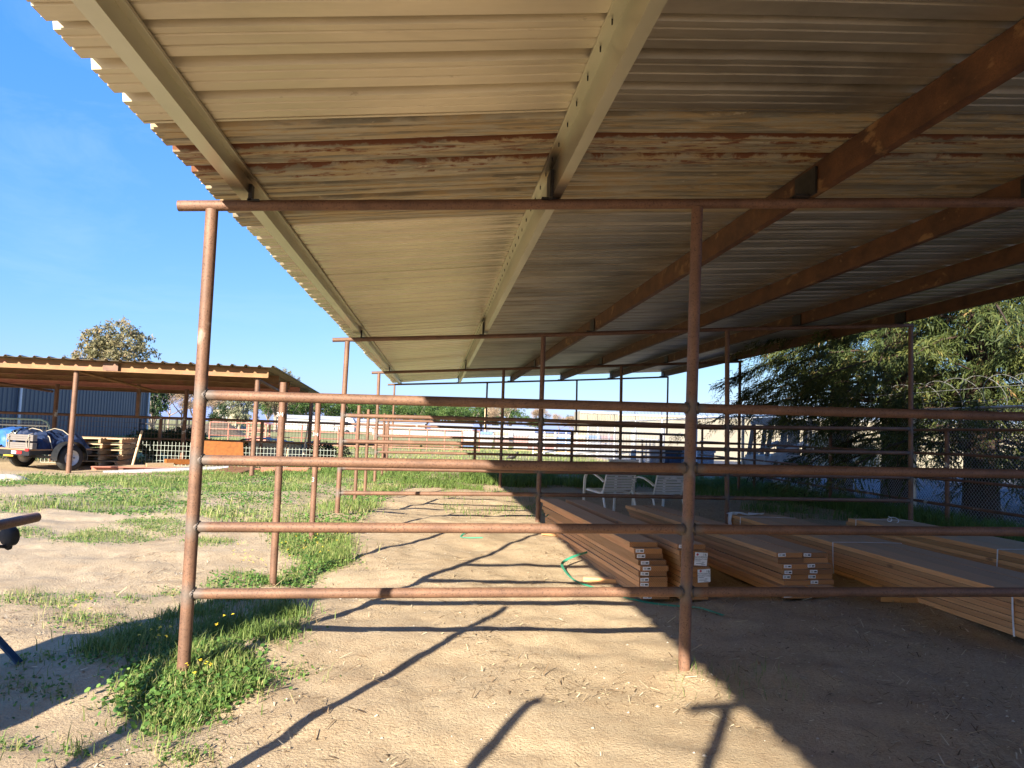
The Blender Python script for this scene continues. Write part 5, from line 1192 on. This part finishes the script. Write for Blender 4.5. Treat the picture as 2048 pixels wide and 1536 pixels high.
grassy(near_m, 40000, .085, .009, .14, BARE, .49, 1.1); grassy(near_m, 8000, .17, .010, .22, BARE, .62, 1.1); weedy(near_m, 26000, .11, .035, BARE, .46, 1.3)
grassy(BAND, 2600, .10, .006, .12, clump=.2); weedy(BAND, 3600, .09, .024, clump=.3)
grassy(STRIP, 4200, .085, .0055, .04, clump=.42, cs=3.4); weedy(STRIP, 1500, .05, .022, clump=.45)
grassy(CLUMP, 2600, .10, .0055, .14, clump=.34, cs=5); weedy(CLUMP, 4600, .11, .026, clump=.30, cs=5)
for q, P_ in enumerate(PATCHP):
    ar = abs(np.prod(P_.max(0)-P_.min(0))); n_ = int(min(900, max(60, ar*900)))
    grassy(P_, n_, .06, .004, .2, clump=.30, cs=6); weedy(P_, n_, .045, .017, clump=.30, cs=6)
def rect(x0, x1, y0, y1): return np.array([(x0, y0), (x1, y0), (x1, y1), (x0, y1)])
# shaded rank grass along the two far edges and the fence line
def shade(poly, n, h, w, clump=.25):
    lo, hi = poly.min(0), poly.max(0); A = rs.random((n, 2))*(hi-lo)+lo; A = A[vnoise(A[:, 0]*1.3+2, A[:, 1]*1.3) > rs.normal(size=n)*.15-.5+clump]
    P = np.concatenate([A, G(A[:, 0], A[:, 1])[:, None]], 1); m_ = len(P); addg(P, h*(.5+.8*rs.random(m_)), w*(.7+.6*rs.random(m_)), .3+.7*rs.random(m_), rs.random(m_)*.55)
shade(rect(9.5, 11.0, 8, 22), 16000, .28, .010, .2); shade(rect(2.2, 10.5, 18.2, 21.5), 17000, .27, .014, .38); shade(rect(7.6, 9.7, 12.5, 18), 5000, .22, .010, .5)
shade(rect(.6, 2.6, 17.0, 19.5), 3500, .14, .010, .45); shade(rect(1.6, 3.6, 11.6, 17), 2200, .10, .008, .55); shade(rect(-3, 3, 19, 23.5), 9000, .15, .012, .42)
shade(rect(2.85, 3.7, 4.1, 4.6), 110, .09, .003, .4)
# field beyond the fence: coarse low tufts
A = np.stack([rs.random(34000)*40-24, 23.5+rs.random(34000)**1.5*38], 1); A = A[(A[:, 0] < 10.5)]; A = A[vnoise(A[:, 0]*.5, A[:, 1]*.5) > rs.normal(size=len(A))*.15-.2]
P = np.concatenate([A, G(A[:, 0], A[:, 1])[:, None]], 1); m_ = len(P); addg(P, .12*(.5+.8*rs.random(m_)), .03*(.7+.6*rs.random(m_)), .3+.6*rs.random(m_), np.clip(.35+.6*rs.random(m_), 0, 1))
tag(link('grass', fastmesh('grass', np.concatenate(GV), np.concatenate(GF), 4, M['grass'], np.concatenate(GC))), kind='stuff')
tag(link('weeds', fastmesh('weeds', np.concatenate(WV), np.concatenate(WF), 6, M['weed'], np.concatenate(WC))), kind='stuff')
# mustard flowers on thin stems
fl = MB()
for (u, v, n_) in ((300, 1300, 6), (330, 1310, 4), (440, 1290, 4), (480, 1140, 9), (560, 1130, 8), (610, 1110, 9), (520, 1150, 6), (160, 1240, 4), (400, 1380, 5), (680, 1110, 6), (650, 1135, 5)):
    for _ in range(n_):
        p = onz(u+random.uniform(-22, 22), v+random.uniform(-10, 10), .05); h = random.uniform(.08, .24); z0 = g1(p[0], p[1]); top = Vector((p[0]+random.uniform(-.03, .03), p[1]+random.uniform(-.03, .03), z0+h))
        for k in range(4):
            a_ = k*PI/2+random.random(); q = top+Vector((math.cos(a_)*.006, math.sin(a_)*.006, random.uniform(-.01, .004))); fl.box(q, (.007, .006, .002), rz=a_)
tag(fl.build('mustard_flowers', M['flower']), kind='stuff')
# dry straw, twigs and pebbles on the dirt
n_ = 80000; A = np.stack([rs.random(n_)*11.4-1.8, 2.0+rs.random(n_)**1.5*14], 1)
k = (vnoise(A[:, 0]*2.1+5, A[:, 1]*2.1)+.35*vnoise(A[:, 0]*7, A[:, 1]*7)+.45*np.clip((A[:, 0]-2.8)/1.5, 0, 1)) > rs.normal(size=n_)*.2+.18
A = A[k]; n_ = len(A); a_ = rs.random(n_)*PI*2; L_ = .015+.085*rs.random(n_)**2.6; w_ = .0016+.0030*rs.random(n_)**2
P = np.concatenate([A, G(A[:, 0], A[:, 1])[:, None]+.004+.009*rs.random((n_, 1))], 1); D = np.stack([np.cos(a_), np.sin(a_), rs.normal(size=n_)*.25], 1); S = np.stack([-np.sin(a_), np.cos(a_), rs.normal(size=n_)*.3], 1)
V = np.stack([P-S*w_[:, None], P+S*w_[:, None], P+D*L_[:, None]+S*w_[:, None]*.6, P+D*L_[:, None]-S*w_[:, None]*.6], 1).reshape(-1, 3)
tag(link('straw_litter', fastmesh('straw_litter', V, np.arange(4*n_).reshape(-1, 4), 4, M['straw'], np.repeat(rs.random(n_), 4))), kind='stuff')
pb_ = MB()
for _ in range(420):
    x_, y_ = random.uniform(-1.2, 6.5), 2.2+random.random()**1.4*8; s = random.uniform(.004, .011)*(1.8 if random.random() < .06 else 1); z_ = g1(x_, y_)
    t_ = [(x_+s*math.cos(q)*random.uniform(.7, 1.2), y_+s*math.sin(q)*random.uniform(.7, 1.2), z_+s*.15) for q in np.linspace(0, 2*PI, 7)[:-1]]
    pb_.add(t_+[(x_, y_, z_+s*.85)], [(i, (i+1) % 6, 6) for i in range(6)])
tag(pb_.build('pebbles', M['stone']), kind='stuff')
# pale rock left in the grass
rk_ = MB(); p = onz(12, 968, .08); vs = []
for j in range(6):
    for i in range(10): r__ = math.sin(PI*(j+.5)/6)*(.28+.05*math.sin(i*2.2+j)); vs.append((p[0]+r__*math.cos(i*PI/5)*1.5, p[1]+r__*math.sin(i*PI/5), .08+.16*math.cos(PI*(j+.5)/6)+.05))
rk_.add(vs, [(j*10+i, (j+1)*10+i, (j+1)*10+(i+1) % 10, j*10+(i+1) % 10) for j in range(5) for i in range(10)]+[tuple(range(10)), tuple(range(59, 49, -1))], True); tag(rk_.build('rock', M['stone']), 'pale rock half hidden in the grass at the left edge', 'rock')
bpy.context.view_layer.update()
